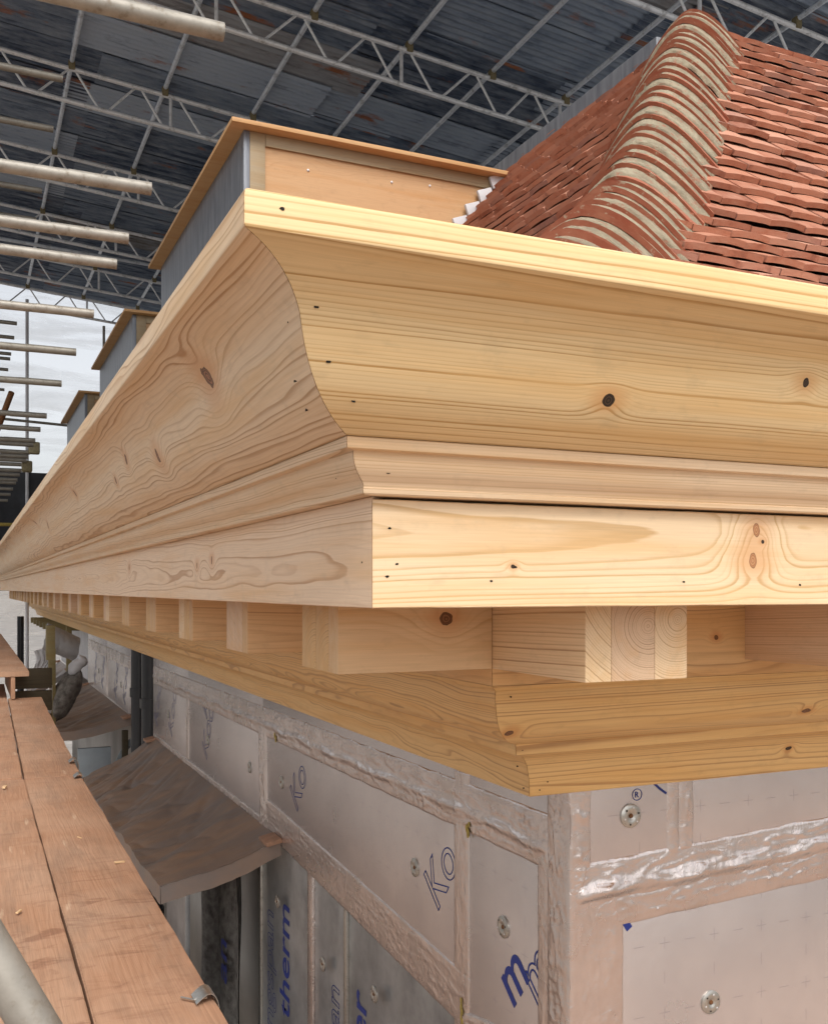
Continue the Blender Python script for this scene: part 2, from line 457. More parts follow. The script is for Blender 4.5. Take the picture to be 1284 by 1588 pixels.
def bm_obj(name, bm, mat, parent=None, sharp=None, loc=None, rot=None):
    me = bpy.data.meshes.new(name)
    bmesh.ops.recalc_face_normals(bm, faces=bm.faces)
    bm.to_mesh(me); bm.free()
    me.materials.append(mat)
    if sharp is not None:
        me.shade_smooth(); me.set_sharp_from_angle(angle=radians(sharp))
    o = bpy.data.objects.new(name, me)
    if loc is not None: o.location = loc
    if rot is not None: o.rotation_euler = rot
    return link(o, parent)
def box(name, x0, x1, y0, y1, z0, z1, mat, parent=None, bev=0.0, rot=None):
    cx, cy, cz = (x0 + x1) / 2, (y0 + y1) / 2, (z0 + z1) / 2
    bm = box_data(x0 - cx, x1 - cx, y0 - cy, y1 - cy, z0 - cz, z1 - cz, bev)
    return bm_obj(name, bm, mat, parent, 40 if bev else None, (cx, cy, cz), rot)
def tube_bm(bm, a, b, r, seg=12, hollow=False, cap=True):
    a, b = Vector(a), Vector(b)
    d = (b - a).normalized()
    u = d.orthogonal().normalized(); w = d.cross(u)
    rings = []
    radii = [(a, r), (b, r)]
    if hollow:
        radii += [(b, r * 0.84), (b - d * min(0.25, (b - a).length * 0.5), r * 0.84)]
    for c, rr in radii:
        rings.append([bm.verts.new(c + u * rr * cos(2 * pi * i / seg) + w * rr * sin(2 * pi * i / seg)) for i in range(seg)])
    for k in range(len(rings) - 1):
        for i in range(seg):
            j = (i + 1) % seg
            bm.faces.new((rings[k][i], rings[k][j], rings[k + 1][j], rings[k + 1][i]))
    if cap:
        bm.faces.new(rings[0][::-1])
        bm.faces.new(rings[-1])
def tube(name, a, b, r, mat, parent=None, seg=14, hollow=False):
    a, b = Vector(a), Vector(b)
    bm = bmesh.new()
    tube_bm(bm, (0, 0, 0), b - a, r, seg, hollow)
    return bm_obj(name, bm, mat, parent, 50, a)
def poly_tube(name, pts, r, mat, parent=None, seg=10):
    bm = bmesh.new()
    for a, b in zip(pts, pts[1:]):
        tube_bm(bm, a, b, r, seg)
    return bm_obj(name, bm, mat, parent, 50)
def sheet(name, fn, nu, nv, mat, parent=None, thick=0.002, smooth=True):
    """grid surface fn(u,v)->(x,y,z), u,v in 0..1, with real thickness"""
    bm = bmesh.new()
    g = [[bm.verts.new(fn(i / nu, j / nv)) for j in range(nv + 1)] for i in range(nu + 1)]
    for i in range(nu):
        for j in range(nv):
            bm.faces.new((g[i][j], g[i + 1][j], g[i + 1][j + 1], g[i][j + 1]))
    bmesh.ops.recalc_face_normals(bm, faces=bm.faces)
    if thick:
        bmesh.ops.solidify(bm, geom=list(bm.faces), thickness=thick)
    me = bpy.data.meshes.new(name)
    bm.to_mesh(me); bm.free()
    me.materials.append(mat)
    if smooth:
        me.shade_smooth(); me.set_sharp_from_angle(angle=radians(60))
    o = bpy.data.objects.new(name, me)
    return link(o, parent)

# ================================================================== the ground
GZ = -8.0
g = mesh('ground', [(-4000, -4000, GZ), (4000, -4000, GZ), (4000, 4000, GZ), (-4000, 4000, GZ)], [(0, 1, 2, 3)], MUD)
tag(g, kind='structure')
# unseen lower decks round the corner, added for warm reflection and bounce
g = box('deck', -1.8, 1.3, -2.5, 20.0, -2.75, -2.68, BOUNCE_DECK); tag(g, kind='structure')
g = box('deck', 1.3, 6.5, -2.5, 2.0, -2.05, -1.98, BOUNCE_DECK); tag(g, kind='structure')

# ================================================================== timber cornice
P = Vector((0.5443, 1.3562, 0.0))      # corner of the flat corona board
XE, YE = 7.0, 19.0                     # how far each side runs
cornice = thing('timber_cornice', 'new bare pine classical cornice wrapping the building corner, crown above block brackets', 'cornice', (P.x, P.y, -0.029))

def place(o, side, base=cornice):
    """local frame of one side: X along the board, Y across, Z up (world heights)"""
    o.parent = base
    o.location = (0, 0, 0.029)
    if side == 'left':
        o.rotation_euler = (0, 0, pi / 2)
    return o
def moulding(name, prof, side, mat, s_end, s_start=None, gap=0.0007, sharp=28, label=None, nseg=1, wob=0.0):
    """sweep a closed profile [(out, z)] along one side, mitred at the corner unless s_start is given"""
    sg = -1 if side == 'front' else 1
    verts, faces = [], []
    n = len(prof)
    for k in range(nseg + 1):
        t = k / nseg
        for i, (o, z) in enumerate(prof):
            s0 = (-o + gap) if s_start is None else s_start
            s = s0 + (s_end - s0) * (t ** 1.6)
            dz = wob * (noise.noise(Vector((s * 9, i * 0.0, 3.0))) + 0.6 * noise.noise(Vector((s * 40, i, 7.0)))) if wob else 0
            verts.append((s, sg * o, z + dz))
    for k in range(nseg):
        a = k * n
        for i in range(n):
            j = (i + 1) % n
            faces.append((a + i, a + j, a + n + j, a + n + i))
    faces.append(tuple(range(n)))
    faces.append(tuple(range(nseg * n, nseg * n + n)))
    o = mesh(name, verts, faces, mat, None, sharp)
    place(o, side)
    if label: o['label'] = label
    return o

def arc(p0, p1, p2, n):     # quadratic curve
    return [((1 - t) ** 2 * p0[0] + 2 * t * (1 - t) * p1[0] + t * t * p2[0], (1 - t) ** 2 * p0[1] + 2 * t * (1 - t) * p1[1] + t * t * p2[1]) for t in [i / n for i in range(n + 1)]]

crown_prof = [(0.02, 0.456), (0.245, 0.456)] + arc((0.250, 0.456), (0.26, 0.456), (0.26, 0.446), 3) + [(0.26, 0.414)] + \
    arc((0.26, 0.4125), (0.2595, 0.410), (0.257, 0.4097), 2) + [(0.243, 0.4075)] + \
    arc((0.240, 0.407), (0.185, 0.396), (0.164, 0.348), 12) + arc((0.1635, 0.346), (0.150, 0.270), (0.100, 0.2335), 12)[1:] + \
    arc((0.0990, 0.2325), (0.083, 0.222), (0.066, 0.2145), 5) + [(0.0, 0.2145)]
bed_prof = [(-0.03, 0.2135), (0.0615, 0.2135)] + arc((0.063, 0.2125), (0.0645, 0.205), (0.063, 0.1975), 3) + [(0.0615, 0.1965), (0.049, 0.1955)] + \
    arc((0.0485, 0.1945), (0.0485, 0.176), (0.036, 0.164), 6) + arc((0.0355, 0.1635), (0.024, 0.154), (0.0225, 0.147), 5) + [(0.0245, 0.1455), (0.0235, 0.139), (0.021, 0.137), (-0.03, 0.137)]
corona_prof = [(-0.032, 0.1325), (-0.0015, 0.1325), (0.0, 0.131), (0.0, -0.0275), (-0.0015, -0.029), (-0.032, -0.029)]
low_prof = [(-0.9, -0.203), (-0.449, -0.203), (-0.4505, -0.206)] + arc((-0.466, -0.216), (-0.462, -0.232), (-0.466, -0.246), 3) + \
    arc((-0.467, -0.250), (-0.473, -0.300), (-0.515, -0.325), 9) + arc((-0.517, -0.326), (-0.545, -0.343), (-0.579, -0.3505), 6)[1:] + \
    [(-0.5805, -0.352), (-0.584, -0.376), (-0.5865, -0.378), (-0.604, -0.3815)] + arc((-0.607, -0.382), (-0.655, -0.398), (-0.668, -0.455), 9) + \
    [(-0.671, -0.470), (-0.672, -0.493), (-0.674, -0.495), (-0.9, -0.495)]

k_front = [(0.320, -0.1402, 0.2787, 0.0095, 1.15, 'black'), (0.689, -0.1607, 0.3324, 0.0085, 0.8, 'black')]
W_CF = wood('pine_crown_front', *PINE_Y, pith=(-0.19, 0.50), sp=0.0062, tilt=(0.004, 0.006), warp=0.012, wl=0.45, contrast=1.35, knots=k_front, seed=1.3)
W_CL = wood('pine_crown_left', (0.72, 0.545, 0.37), (0.43, 0.25, 0.125), pith=(0.03, 0.16), sp=0.0105, tilt=(0.020, -0.010), warp=0.036, wl=0.85, contrast=1.3,
            knots=[(0.324, 0.1706, 0.3606, 0.022, 0.95, 'crack'), (0.929, 0.1506, 0.3003, 0.018, 0.7, 'crack'), (1.334, 0.1627, 0.3419, 0.014, 0.9, 'crack'), (1.592, 0.155, 0.3122, 0.011, 0.9, 'crack'),
                   (2.594, 0.1716, 0.3624, 0.014, 0.9, 'crack'), (4.141, 0.1602, 0.3304, 0.017, 1, 'crack'), (4.732, 0.1888, 0.3827, 0.017, 1, 'crack')], seed=2.2)
W_CL2 = wood('pine_crown_left_far', (0.72, 0.545, 0.37), (0.44, 0.265, 0.135), pith=(0.05, 0.15), sp=0.010, tilt=(0.02, -0.015), warp=0.03, wl=1.2, seed=12.2)
W_BF = wood('pine_bed_front', (0.75, 0.56, 0.37), (0.47, 0.285, 0.14), pith=(-0.02, 0.30), sp=0.0048, tilt=(0.003, 0.004), warp=0.006, wl=0.5, seed=4.0)
W_BL = wood('pine_bed_left', (0.70, 0.515, 0.34), (0.42, 0.25, 0.125), pith=(0.01, 0.32), sp=0.0050, tilt=(0.006, 0.012), warp=0.012, wl=1.2, seed=5.4)
W_KF = wood('pine_corona_front', (0.78, 0.59, 0.38), (0.56, 0.36, 0.17), pith=(0.115, 0.085), sp=0.0052, tilt=(0.012, 0.006), warp=0.014, wl=0.5,
            knots=[(0.737, 0.0, 0.105, 0.0125, 0.65, 'red'), (0.729, 0.0, 0.050, 0.015, 0.6, 'red'), (0.752, 0.0, 0.084, 0.0035, 1.0, 'black'), (0.239, 0.0, 0.035, 0.0035, 1.2, 'black')], seed=6.1, contrast=1.15)
W_KL = wood('pine_corona_left', (0.76, 0.565, 0.395), (0.49, 0.28, 0.15), pith=(-0.075, 0.03), sp=0.0052, tilt=(0.012, 0.006), warp=0.020, wl=0.9, seed=7.7, contrast=1.05, knots=[(1.05, 0.0, 0.07, 0.010, 0.5, 'crack'), (1.22, 0.0, 0.06, 0.009, 0.5, 'crack'), (2.4, 0.0, 0.08, 0.012, 0.5, 'crack')])
W_FR = wood('pine_frieze', (0.67, 0.425, 0.20), (0.40, 0.225, 0.095), pith=(0.10, -0.30), sp=0.006, warp=0.02, seed=8.3, knots=[(1.895, -0.448, -0.0836, 0.013, 1.2), (1.88, -0.448, -0.137, 0.013, 1.2), (1.039, 0.448, -0.1127, 0.006, 1.0)])
W_LF = wood('pine_lower_front', (0.66, 0.42, 0.175), (0.37, 0.20, 0.08), pith=(0.40, -0.42), sp=0.0065, tilt=(0.004, 0.004), warp=0.012, wl=0.6, seed=9.9, contrast=1.4,
            knots=[(0.517, 0.496, -0.3105, 0.0095, 1.1), (1.363, 0.4899, -0.3042, 0.008, 1.8), (1.473, 0.6595, -0.4297, 0.007, 2.0, 'black')])
W_LL = wood('pine_lower_left', (0.67, 0.44, 0.20), (0.41, 0.235, 0.10), pith=(-0.45, -0.40), sp=0.007, tilt=(0.012, 0.006), warp=0.028, wl=1.3, seed=10.4, contrast=1.4)

moulding('crown_moulding', crown_prof, 'front', W_CF, XE)
moulding('crown_moulding', crown_prof, 'left', W_CL, 6.3)
moulding('crown_moulding', crown_prof, 'left', W_CL2, YE, s_start=6.302)
moulding('bed_moulding', bed_prof, 'front', W_BF, XE)
moulding('bed_moulding', bed_prof, 'left', W_BL, 1.86)
moulding('bed_moulding', bed_prof, 'left', W_BL, YE, s_start=1.862)
moulding('corona_board', corona_prof, 'front', W_KF, XE, nseg=160, wob=0.0009)
moulding('corona_board', [(o, z + (0.0042 if z > 0.1 else 0)) for o, z in corona_prof], 'left', W_KL, YE, gap=0.001, nseg=120, wob=0.0007)
moulding('lower_moulding', low_prof, 'front', W_LF, XE)
moulding('lower_moulding', low_prof, 'left', W_LL, YE)
fr_prof = [(-0.49, -0.006), (-0.448, -0.006), (-0.448, -0.202), (-0.49, -0.202)]
moulding('frieze_board', fr_prof, 'front', W_FR, XE)
moulding('frieze_board', fr_prof, 'left', W_FR, YE)
sof_prof = [(-0.5, 0.008), (-0.033, 0.008), (-0.033, -0.005), (-0.5, -0.005)]
moulding('soffit_board', sof_prof, 'front', W_FR, XE)
moulding('soffit_board', sof_prof, 'left', W_FR, YE)
# a backing core so that no light leaks between the boards
core = [(-0.9, 0.44), (0.015, 0.44), (-0.035, 0.20), (-0.035, 0.012), (-0.51, 0.012), (-0.9, 0.012)]
moulding('backing_timber', core, 'front', BATTEN, XE, gap=0.0)
moulding('backing_timber', core, 'left', BATTEN, YE, gap=0.0)

# block brackets, each glued up from three pieces
BW, BL, BZ0, BZ1, PITCH = 0.225, 0.339, -0.166, -0.0065, 0.6766
W_B = [wood('pine_block_%s' % n, l, d, pith=p, sp=s, warp=0.005, wl=0.8, seed=sd, contrast=1.25, tilt=t) for n, l, d, p, s, sd, t in (
    ('pale', (0.72, 0.53, 0.33), (0.45, 0.27, 0.13), (0.010, -0.03), 0.0052, 1.0, (0.02, 0.01)),
    ('pink', (0.66, 0.47, 0.31), (0.43, 0.26, 0.15), (0.085, 0.075), 0.0046, 2.0, (0.02, 0.03)),
    ('dark', (0.62, 0.41, 0.22), (0.40, 0.225, 0.10), (-0.06, -0.13), 0.0050, 3.0, (0.01, 0.02)),
    ('gold', (0.64, 0.42, 0.205), (0.42, 0.24, 0.10), (0.03, -0.16), 0.0060, 4.0, (0.03, 0.01)),
    ('diagonal', (0.74, 0.55, 0.34), (0.42, 0.25, 0.13), (0.16, 0.06), 0.0050, 5.0, (0.01, 0.02)),
    ('arched', (0.66, 0.47, 0.31), (0.37, 0.215, 0.12), (0.030, -0.075), 0.0043, 6.0, (0.01, 0.02)),
    ('ringed', (0.73, 0.54, 0.34), (0.40, 0.235, 0.12), (0.012, -0.060), 0.0046, 7.0, (0.01, 0.01)))]
W_BK = wood('pine_block_knotty', (0.66, 0.46, 0.265), (0.46, 0.27, 0.12), pith=(-0.20, -0.17), sp=0.0085, tilt=(0.01, 0.03), warp=0.016, wl=1.6, seed=14.0,
            knots=[(0.106, 0.1125, -0.062, 0.0145, 0.95, 'brown')], contrast=0.8)
block_mesh = {}
def lam_mesh(w, mat, key):
    if key not in block_mesh:
        bm = box_data(0, BL, -w / 2, w / 2, BZ0, BZ1, 0.0012)
        me = bpy.data.meshes.new('lamination'); bm.to_mesh(me); bm.free()
        me.materials.append(mat); me.shade_smooth(); me.set_sharp_from_angle(angle=radians(40))
        block_mesh[key] = me
    return block_mesh[key]
def bracket(side, k):
    """local X runs outward from the frieze"""
    s = 0.448 + k * PITCH
    root = bpy.data.objects.new('modillion', None)
    root.empty_display_size = 0.05
    link(root, cornice)
    if side == 'front':
        root.location = (s + BW / 2, 0.448, 0.029); root.rotation_euler = (0, 0, -pi / 2)
    else:
        root.location = (0.448, s + BW / 2, 0.029); root.rotation_euler = (0, 0, pi)
    rng = random.Random(k * 3 + (50 if side == 'front' else 0))
    ws = [0.056, 0.095, 0.074] if side == 'front' else [0.09, 0.08, 0.055]
    # front: local Y points to world +X ; left: local Y points to world -Y
    order = ws
    y = -BW / 2
    for i, w in enumerate(order):
        mi = (0, 2, 0)[i] if side == 'front' and k == 0 else rng.randrange(4)
        mat = W_B[mi]
        if side == 'front' and k == 0: mat = W_B[4 + i]
        key = (round(w, 3), mat.name)
        if side == 'left' and k == 0 and i == 2: mat, key = W_BK, ('knotty', 0)
        if side == 'left' and k == 0 and i == 2:
            w0 = w
            bm = box_data(0, BL, BW / 2 - w0 - 0.0, BW / 2, BZ0, BZ1, 0.0012)
            for v in bm.verts: v.co.y -= BW
            # knotty outermost piece on the visible flank
            me = bpy.data.meshes.new('lamination'); bm.to_mesh(me); bm.free(); me.materials.append(W_BK)
            me.shade_smooth(); me.set_sharp_from_angle(angle=radians(40))
            for v in me.vertices: v.co.y += BW
            o = bpy.data.objects.new('lamination', me); link(o, root)
            y += w
            continue
        o = bpy.data.objects.new('lamination', lam_mesh(w - 0.0006, mat, key))
        link(o, root)
        o.location = (0, y + w / 2, 0)
        y += w
for k in range(9): bracket('front', k)
for k in range(25): bracket('left', k)

# nail holes left by the nail gun
def nail(side, s, o, z, r=0.0022, el=1.6, tip=0.0):
    sg = -1 if side == 'front' else 1
    bm = bmesh.new()
    vs = []
    for i in range(8):
        a = 2 * pi * i / 8
        jit = 1 + 0.25 * random.uniform(-1, 1)
        vs.append((s + r * el * cos(a) * jit, z + r * sin(a) * jit))
    top = [bm.verts.new((x, sg * (o + 0.0006), zz + 0)) for x, zz in vs]
    bot = [bm.verts.new((s, sg * (o - 0.004), z))]
    for i in range(8):
        bm.faces.new((top[i], top[(i + 1) % 8], bot[0]))
    bm.faces.new(top)
    ob = bm_obj('nail_hole', bm, HOLE)
    place(ob, side)
for s, z in ((0.028, 0.090), (0.040, 0.037), (0.024, 0.018), (0.200, 0.012), (0.575, 0.012), (0.84, 0.007), (0.243, 0.034)):
    nail('front', s, 0.0, z, 0.0019)
for s, z in ((-0.215, 0.436),): nail('front', s, 0.26, z, 0.002)
for s, o, z in ((-0.143, 0.1678, 0.3559), (-0.120, 0.1475, 0.2931), (-0.075, 0.1194, 0.2507), (0.01, 0.0385, 0.168)): nail('front', s, o, z, 0.0022)
for s, o, z in ((-0.115, 0.1635, 0.3475), (-0.085, 0.1455, 0.278), (-0.05, 0.118, 0.247), (0.05, 0.038, 0.167), (0.04, 0.0, 0.04)): nail('left', s, o, z, 0.0018, 1.2)
for s, o, z in ((0.50, -0.462, -0.228), (0.60, -0.583, -0.365), (0.615, -0.584, -0.370), (0.655, -0.6715, -0.472), (0.70, -0.672, -0.48), (0.72, -0.669, -0.462), (0.62, -0.64, -0.413)): nail('front', s, o, z, 0.002, 1.2)

# ================================================================== insulated walls
WX, WY = 1.536, 2.348
wall_l = thing('insulated_wall', 'long side wall of foil faced insulation boards under the cornice, receding to the left', 'wall', (WX + 0.1, 10, GZ))
wall_f = thing('insulated_wall', 'front wall of foil faced insulation boards with crumpled tape, right of the corner', 'wall', (4, WY + 0.1, GZ))
def wpart(o, root):
    o.parent = root
    o.location = Vector(o.location) - Vector(root.location)
    return o
# front wall panels: joint under the vertical tape and under the wide tape
for (x0, x1, z0, z1, dy) in ((WX, 1.920, -0.86, -0.40, 0.0), (1.922, 4.2, -0.86, -0.40, 0.0), (4.203, 7.0, -0.86, -0.40, 0), (WX, 3.95, -2.0, -0.863, 0.0), (3.953, 7.0, -2.0, -0.863, 0.0)):
    wpart(box('insulation_panel', x0, x1, WY + dy, WY + 0.10, z0, z1, FOIL, None, 0.002), wall_f)
wpart(box('wall_core', WX + 0.105, 7.0, WY + 0.105, WY + 0.35, GZ, 0.4, MUD), wall_f)
# left wall panels
ZL = -1.385
for (y0, y1, z0, z1, dx) in ((WY + 0.101, 3.00, -2.6, -0.40, 0.0), (3.003, 5.50, ZL, -0.40, 0.0), (5.503, 7.6, ZL, -0.40, 0.0), (7.603, 9.15, ZL, -0.40, 0.0),
                             (10.5, 12.4, ZL + 0.02, -0.40, 0.0), (12.403, 14.46, ZL + 0.02, -0.40, 0.0)):
    wpart(box('insulation_panel', WX + dx, WX + 0.10, y0, y1, z0, z1, FOIL, None, 0.002), wall_l)
for (y0, y1) in ((3.003, 4.19), (4.235, 4.672), (4.76, 5.62)):
    wpart(box('insulation_panel', WX + 0.035, WX + 0.11, y0, y1, -3.2, ZL - 0.003, GREYBOARD, None, 0.002), wall_l)
for (y0, y1, m) in ((4.195, 4.232, STEEL), (4.677, 4.755, TAPE), (5.625, 5.675, STEEL)):
    wpart(box('joint_strip', WX + 0.022, WX + 0.11, y0, y1, -3.2, ZL - 0.004, m, None, 0.002), wall_l)
wpart(box('wall_core', WX + 0.30, WX + 0.5, WY + 0.36, 20.0, GZ, 0.4, MUD), wall_l)
wpart(box('wall_core', WX + 0.115, WX + 0.29, WY + 0.36, 5.6, -3.2, -0.4, MUD), wall_l)
wpart(box('wall_core', WX + 0.115, WX + 0.29, 5.61, 9.12, ZL, -0.4, MUD), wall_l)
wpart(box('wall_core', WX + 0.115, WX + 0.29, 10.52, 14.4, ZL, -0.4, MUD), wall_l)

# foil tape: wrinkled strips laid over the joints
def tape(root, face, A, B, width, wr=0.003, seed=0, side=0.0, base=0.0025, ridge=None, mat=TAPE, name='foil_tape'):
    """A, B: (along, z) centre line ends on the wall plane"""
    A, B = Vector(A), Vector(B)
    L = (B - A).length
    d = (B - A) / L
    nrm = Vector((-d.y, d.x))
    nu = max(6, min(1100, int(L / 0.0055)))
    nv = max(6, int(width / 0.0055))
    def fn(u, v):
        e = 0.0045 * noise.noise(Vector((u * L * 9, v * 3, seed + 5.0))) * (1 if v in (0.0, 1.0) else 0.3)
        p = A + d * (u * L) + nrm * ((v - 0.5) * width + e)
        s = u * L; w = (v - 0.5) * width
        cre = lambda n, k: max(0.0, 1.0 - abs(n) * k) ** 1.5
        msk = max(0.0, noise.noise(Vector((s * 5, w * 7, seed + 20))) + 0.25)
        h = cre(noise.noise(Vector((s * 16 + w * 26, w * 12 - s * 4, seed))), 6.0) * wr * 1.1 * msk
        h += cre(noise.noise(Vector((s * 34, w * 6, seed + 9))), 5.0) * wr * 0.8 * msk
        h += cre(noise.noise(Vector((s * 7, w * 34, seed + 11))), 6.0) * wr * 0.9
        h += (noise.noise(Vector((s * 11, w * 13, seed + 3))) * 0.5 + 0.5) * wr * 0.9
        h += (noise.noise(Vector((s * 45, w * 40, seed + 3))) * 0.5 + 0.5) * wr * 0.35
        if ridge:
            rc, rw, rh = ridge
            ww = w - rc * width - 0.018 * noise.noise(Vector((s * 4, 0, seed + 2)))
            h += min(1.0, min(u, 1 - u) * L / 0.03) * rh * math.exp(-(ww / rw) ** 2) * (0.65 + 0.6 * noise.noise(Vector((s * 7, w * 20, seed + 4))))
        edge = min(1.0, min(v, 1 - v) * width / 0.030) * min(1.0, min(u, 1 - u) * L / 0.012)
        h = 0.0021 + 0.00009 * seed + h * (0.04 + 0.96 * edge)
        if v in (0.0, 1.0) or u in (0.0, 1.0): h = -0.0005
        if face == 'front':
            return (p.x, WY - h, p.y)
        return (WX - h, p.x, p.y)
    o = sheet(name, fn, nu, nv, mat, None, 0.0)
    return wpart(o, root)
# front wall
tape(wall_f, 'front', (1.548, -0.842), (4.6, -0.690), 0.125, 0.0038, 1, ridge=(-0.22, 0.022, 0.016), base=0.004)
tape(wall_f, 'front', (1.60, -0.925), (4.6, -0.775), 0.10, 0.0035, 2)
tape(wall_f, 'front', (1.573, -0.50), (1.573, -0.87), 0.072, 0.005, 4, base=0.005)
tape(wall_f, 'front', (1.898, -0.50), (1.898, -0.785), 0.045, 0.003, 5, base=0.003)
tape(wall_f, 'front', (1.946, -0.50), (1.946, -0.778), 0.055, 0.004, 6, base=0.005)
tape(wall_f, 'front', (1.629, -0.85), (1.629, -2.0), 0.184, 0.0025, 7, base=0.0035)
# the tape folded round the corner, on the side wall
tape(wall_l, 'left', (WY + 0.055, -0.50), (WY + 0.055, -2.3), 0.115, 0.0045, 8, base=0.003)
tape(wall_l, 'left', (WY + 0.13, -0.66), (WY + 0.13, -2.3), 0.07, 0.0022, 9, base=0.005)
# side wall
tape(wall_l, 'left', (WY + 0.10, -0.735), (9.12, -0.775), 0.165, 0.0028, 10, ridge=(-0.1, 0.014, 0.009), base=0.003)
tape(wall_l, 'left', (3.005, -0.62), (3.005, -2.5), 0.115, 0.0014, 11, base=0.006)
tape(wall_l, 'left', (5.50, -0.76), (5.47, -1.36), 0.17, 0.0045, 12, base=0.006)
tape(wall_l, 'left', (7.60, -0.77), (7.60, -1.30), 0.10, 0.0016, 13, base=0.006)
tape(wall_l, 'left', (2.95, -1.40), (5.55, -1.265), 0.19, 0.0016, 14, base=0.008)
tape(wall_l, 'left', (5.4, -1.345), (9.12, -1.345), 0.08, 0.0016, 15, base=0.004)
tape(wall_l, 'left', (10.52, -0.77), (14.4, -0.76), 0.13, 0.003, 16)
tape(wall_l, 'left', (12.40, -0.70), (12.40, -1.30), 0.12, 0.003, 17, base=0.005)
tape(wall_l, 'left', (WY + 0.2, -1.42), (2.99, -1.50), 0.14, 0.004, 18, base=0.004)

# foam that squeezed out at the joints
def blob(root, y, z, r, n=5):
    for i in range(n):
        bm = bmesh.new()
        bmesh.ops.create_icosphere(bm, subdivisions=2, radius=r * random.uniform(0.5, 1))
        for v in bm.verts:
            v.co *= 1 + 0.3 * noise.noise(v.co * 60)
            v.co.x *= 0.25
            v.co.z *= 1.7
        o = bm_obj('foam_dab', bm, FOAM, None, 60, (WX - 0.009, y + random.uniform(-1, 1) * r, z - i * r * 1.3))
        wpart(o, root)
blob(wall_l, 2.945, -0.79, 0.011, 3)
blob(wall_l, 2.99, -1.40, 0.009, 7)
blob(wall_l, 5.22, -0.80, 0.014, 2)

# fixings: dished steel washers with a rusty screw
def washer(root, face, s, z, r=0.035):
    bm = bmesh.new()
    seg = 28
    prof = [(0.0, 0.0015), (0.008, 0.0015), (0.012, 0.004), (0.020, 0.0062), (0.028, 0.0052), (r, 0.002), (r, -0.004)]
    rings = []
    for pr, h in prof[1:]:
        ring = []
        for i in range(seg):
            a = 2 * pi * i / seg
            dent = 0.0012 * noise.noise(Vector((cos(a) * 2 + s * 9, sin(a) * 2, z * 7)))
            ring.append(bm.verts.new((pr * cos(a), -h + dent * (pr > 0.015), pr * sin(a))))
        rings.append(ring)
    c = bm.verts.new((0, -prof[0][1], 0))
    for i in range(seg):
        bm.faces.new((c, rings[0][i], rings[0][(i + 1) % seg]))
        for k in range(len(rings) - 1):
            bm.faces.new((rings[k][i], rings[k][(i + 1) % seg], rings[k + 1][(i + 1) % seg], rings[k + 1][i]))
    loc = (s, WY - 0.002, z) if face == 'front' else (WX - 0.002, s, z)
    rot = (0, 0, 0) if face == 'front' else (0, 0, -pi / 2)
    w = wpart(bm_obj('washer', bm, STEEL, None, 40, loc, rot), root)
    for i in range(6):
        a = 2 * pi * i / 6 + 0.3
        b2 = bmesh.new(); bmesh.ops.create_circle(b2, cap_ends=True, segments=10, radius=0.0028)
        o = bm_obj('washer_hole', b2, WHITE if i % 2 else HOLE, w, None, (0.0245 * cos(a), -0.0070, 0.0245 * sin(a)), (pi / 2, 0, 0))
    b2 = bmesh.new(); bmesh.ops.create_cone(b2, cap_ends=True, segments=12, radius1=0.0075, radius2=0.005, depth=0.004)
    bm_obj('screw', b2, RUST, w, 30, (0, -0.003, 0), (pi / 2, 0, 0))
    return w
for s, z in ((1.745, -0.656), (2.038, -1.245), (2.75, -1.23), (3.1, -0.62)): washer(wall_f, 'front', s, z)
for s, z in ((2.717, -1.063), (3.391, -1.049), (5.127, -1.038), (5.778, -1.066), (6.9, -1.06), (8.4, -1.05), (11.2, -1.05), (13.2, -1.05), (4.45, -1.78), (5.2, -1.70), (3.8, -1.68)): washer(wall_l, 'left', s, z)

# printed lettering (flat blue print)
def letters(root, face, txt, s, z, size, ang, outline=True, mat=INK, off=0.0011, shear=0.0, bev=0.0022, align='LEFT', xs=1.0):
    cu = bpy.data.curves.new('printed_lettering', 'FONT')
    cu.body = txt; cu.size = size; cu.shear = shear; cu.align_x = align
    if outline:
        cu.fill_mode = 'NONE'; cu.bevel_depth = bev; cu.bevel_resolution = 0
    else:
        cu.fill_mode = 'FRONT'
        cu.offset = size * 0.012
    tmp = bpy.data.objects.new('tmp', cu); COL.objects.link(tmp)
    dg = bpy.context.evaluated_depsgraph_get()
    me = bpy.data.meshes.new_from_object(tmp.evaluated_get(dg))
    bpy.data.objects.remove(tmp)
    for v in me.vertices: v.co.z *= 0.06; v.co.x *= xs
    me.materials.clear(); me.materials.append(mat)
    o = bpy.data.objects.new('printed_lettering', me)
    link(o)
    if face == 'front':
        r, n, loc = Vector((1, 0, 0)), Vector((0, -1, 0)), Vector((s, WY - off, z))
    else:
        r, n, loc = Vector((0, -1, 0)), Vector((-1, 0, 0)), Vector((WX - off, s, z))
    up = Vector((0, 0, 1))
    d = r * cos(ang) + up * sin(ang); u = -r * sin(ang) + up * cos(ang)
    M = Matrix((d, u, n)).transposed().to_4x4()
    M.translation = loc - Vector(root.location)
    o.parent = root
    o.matrix_basis = M
    return o
LW = wall_l
letters(LW, 'left', 'Ko', 3.20, -1.165, 0.23, radians(52), shear=0.0)
letters(LW, 'left', 'Ko', 4.86, -1.15, 0.23, radians(52))
letters(LW, 'left', 'Koo', 6.95, -1.22, 0.26, radians(60))
letters(LW, 'left', 'K', 6.95, -0.93, 0.22, radians(60))
letters(LW, 'left', 'Koo', 8.25, -1.24, 0.26, radians(62))
letters(LW, 'left', 'Koo', 8.95, -1.24, 0.26, radians(62))
for yy in (10.9, 11.6, 12.8, 13.6): letters(LW, 'left', 'Koo', yy, -1.26, 0.28, radians(65), bev=0.004)
letters(LW, 'left', 'm', 2.66, -1.30, 0.22, radians(52), outline=False)
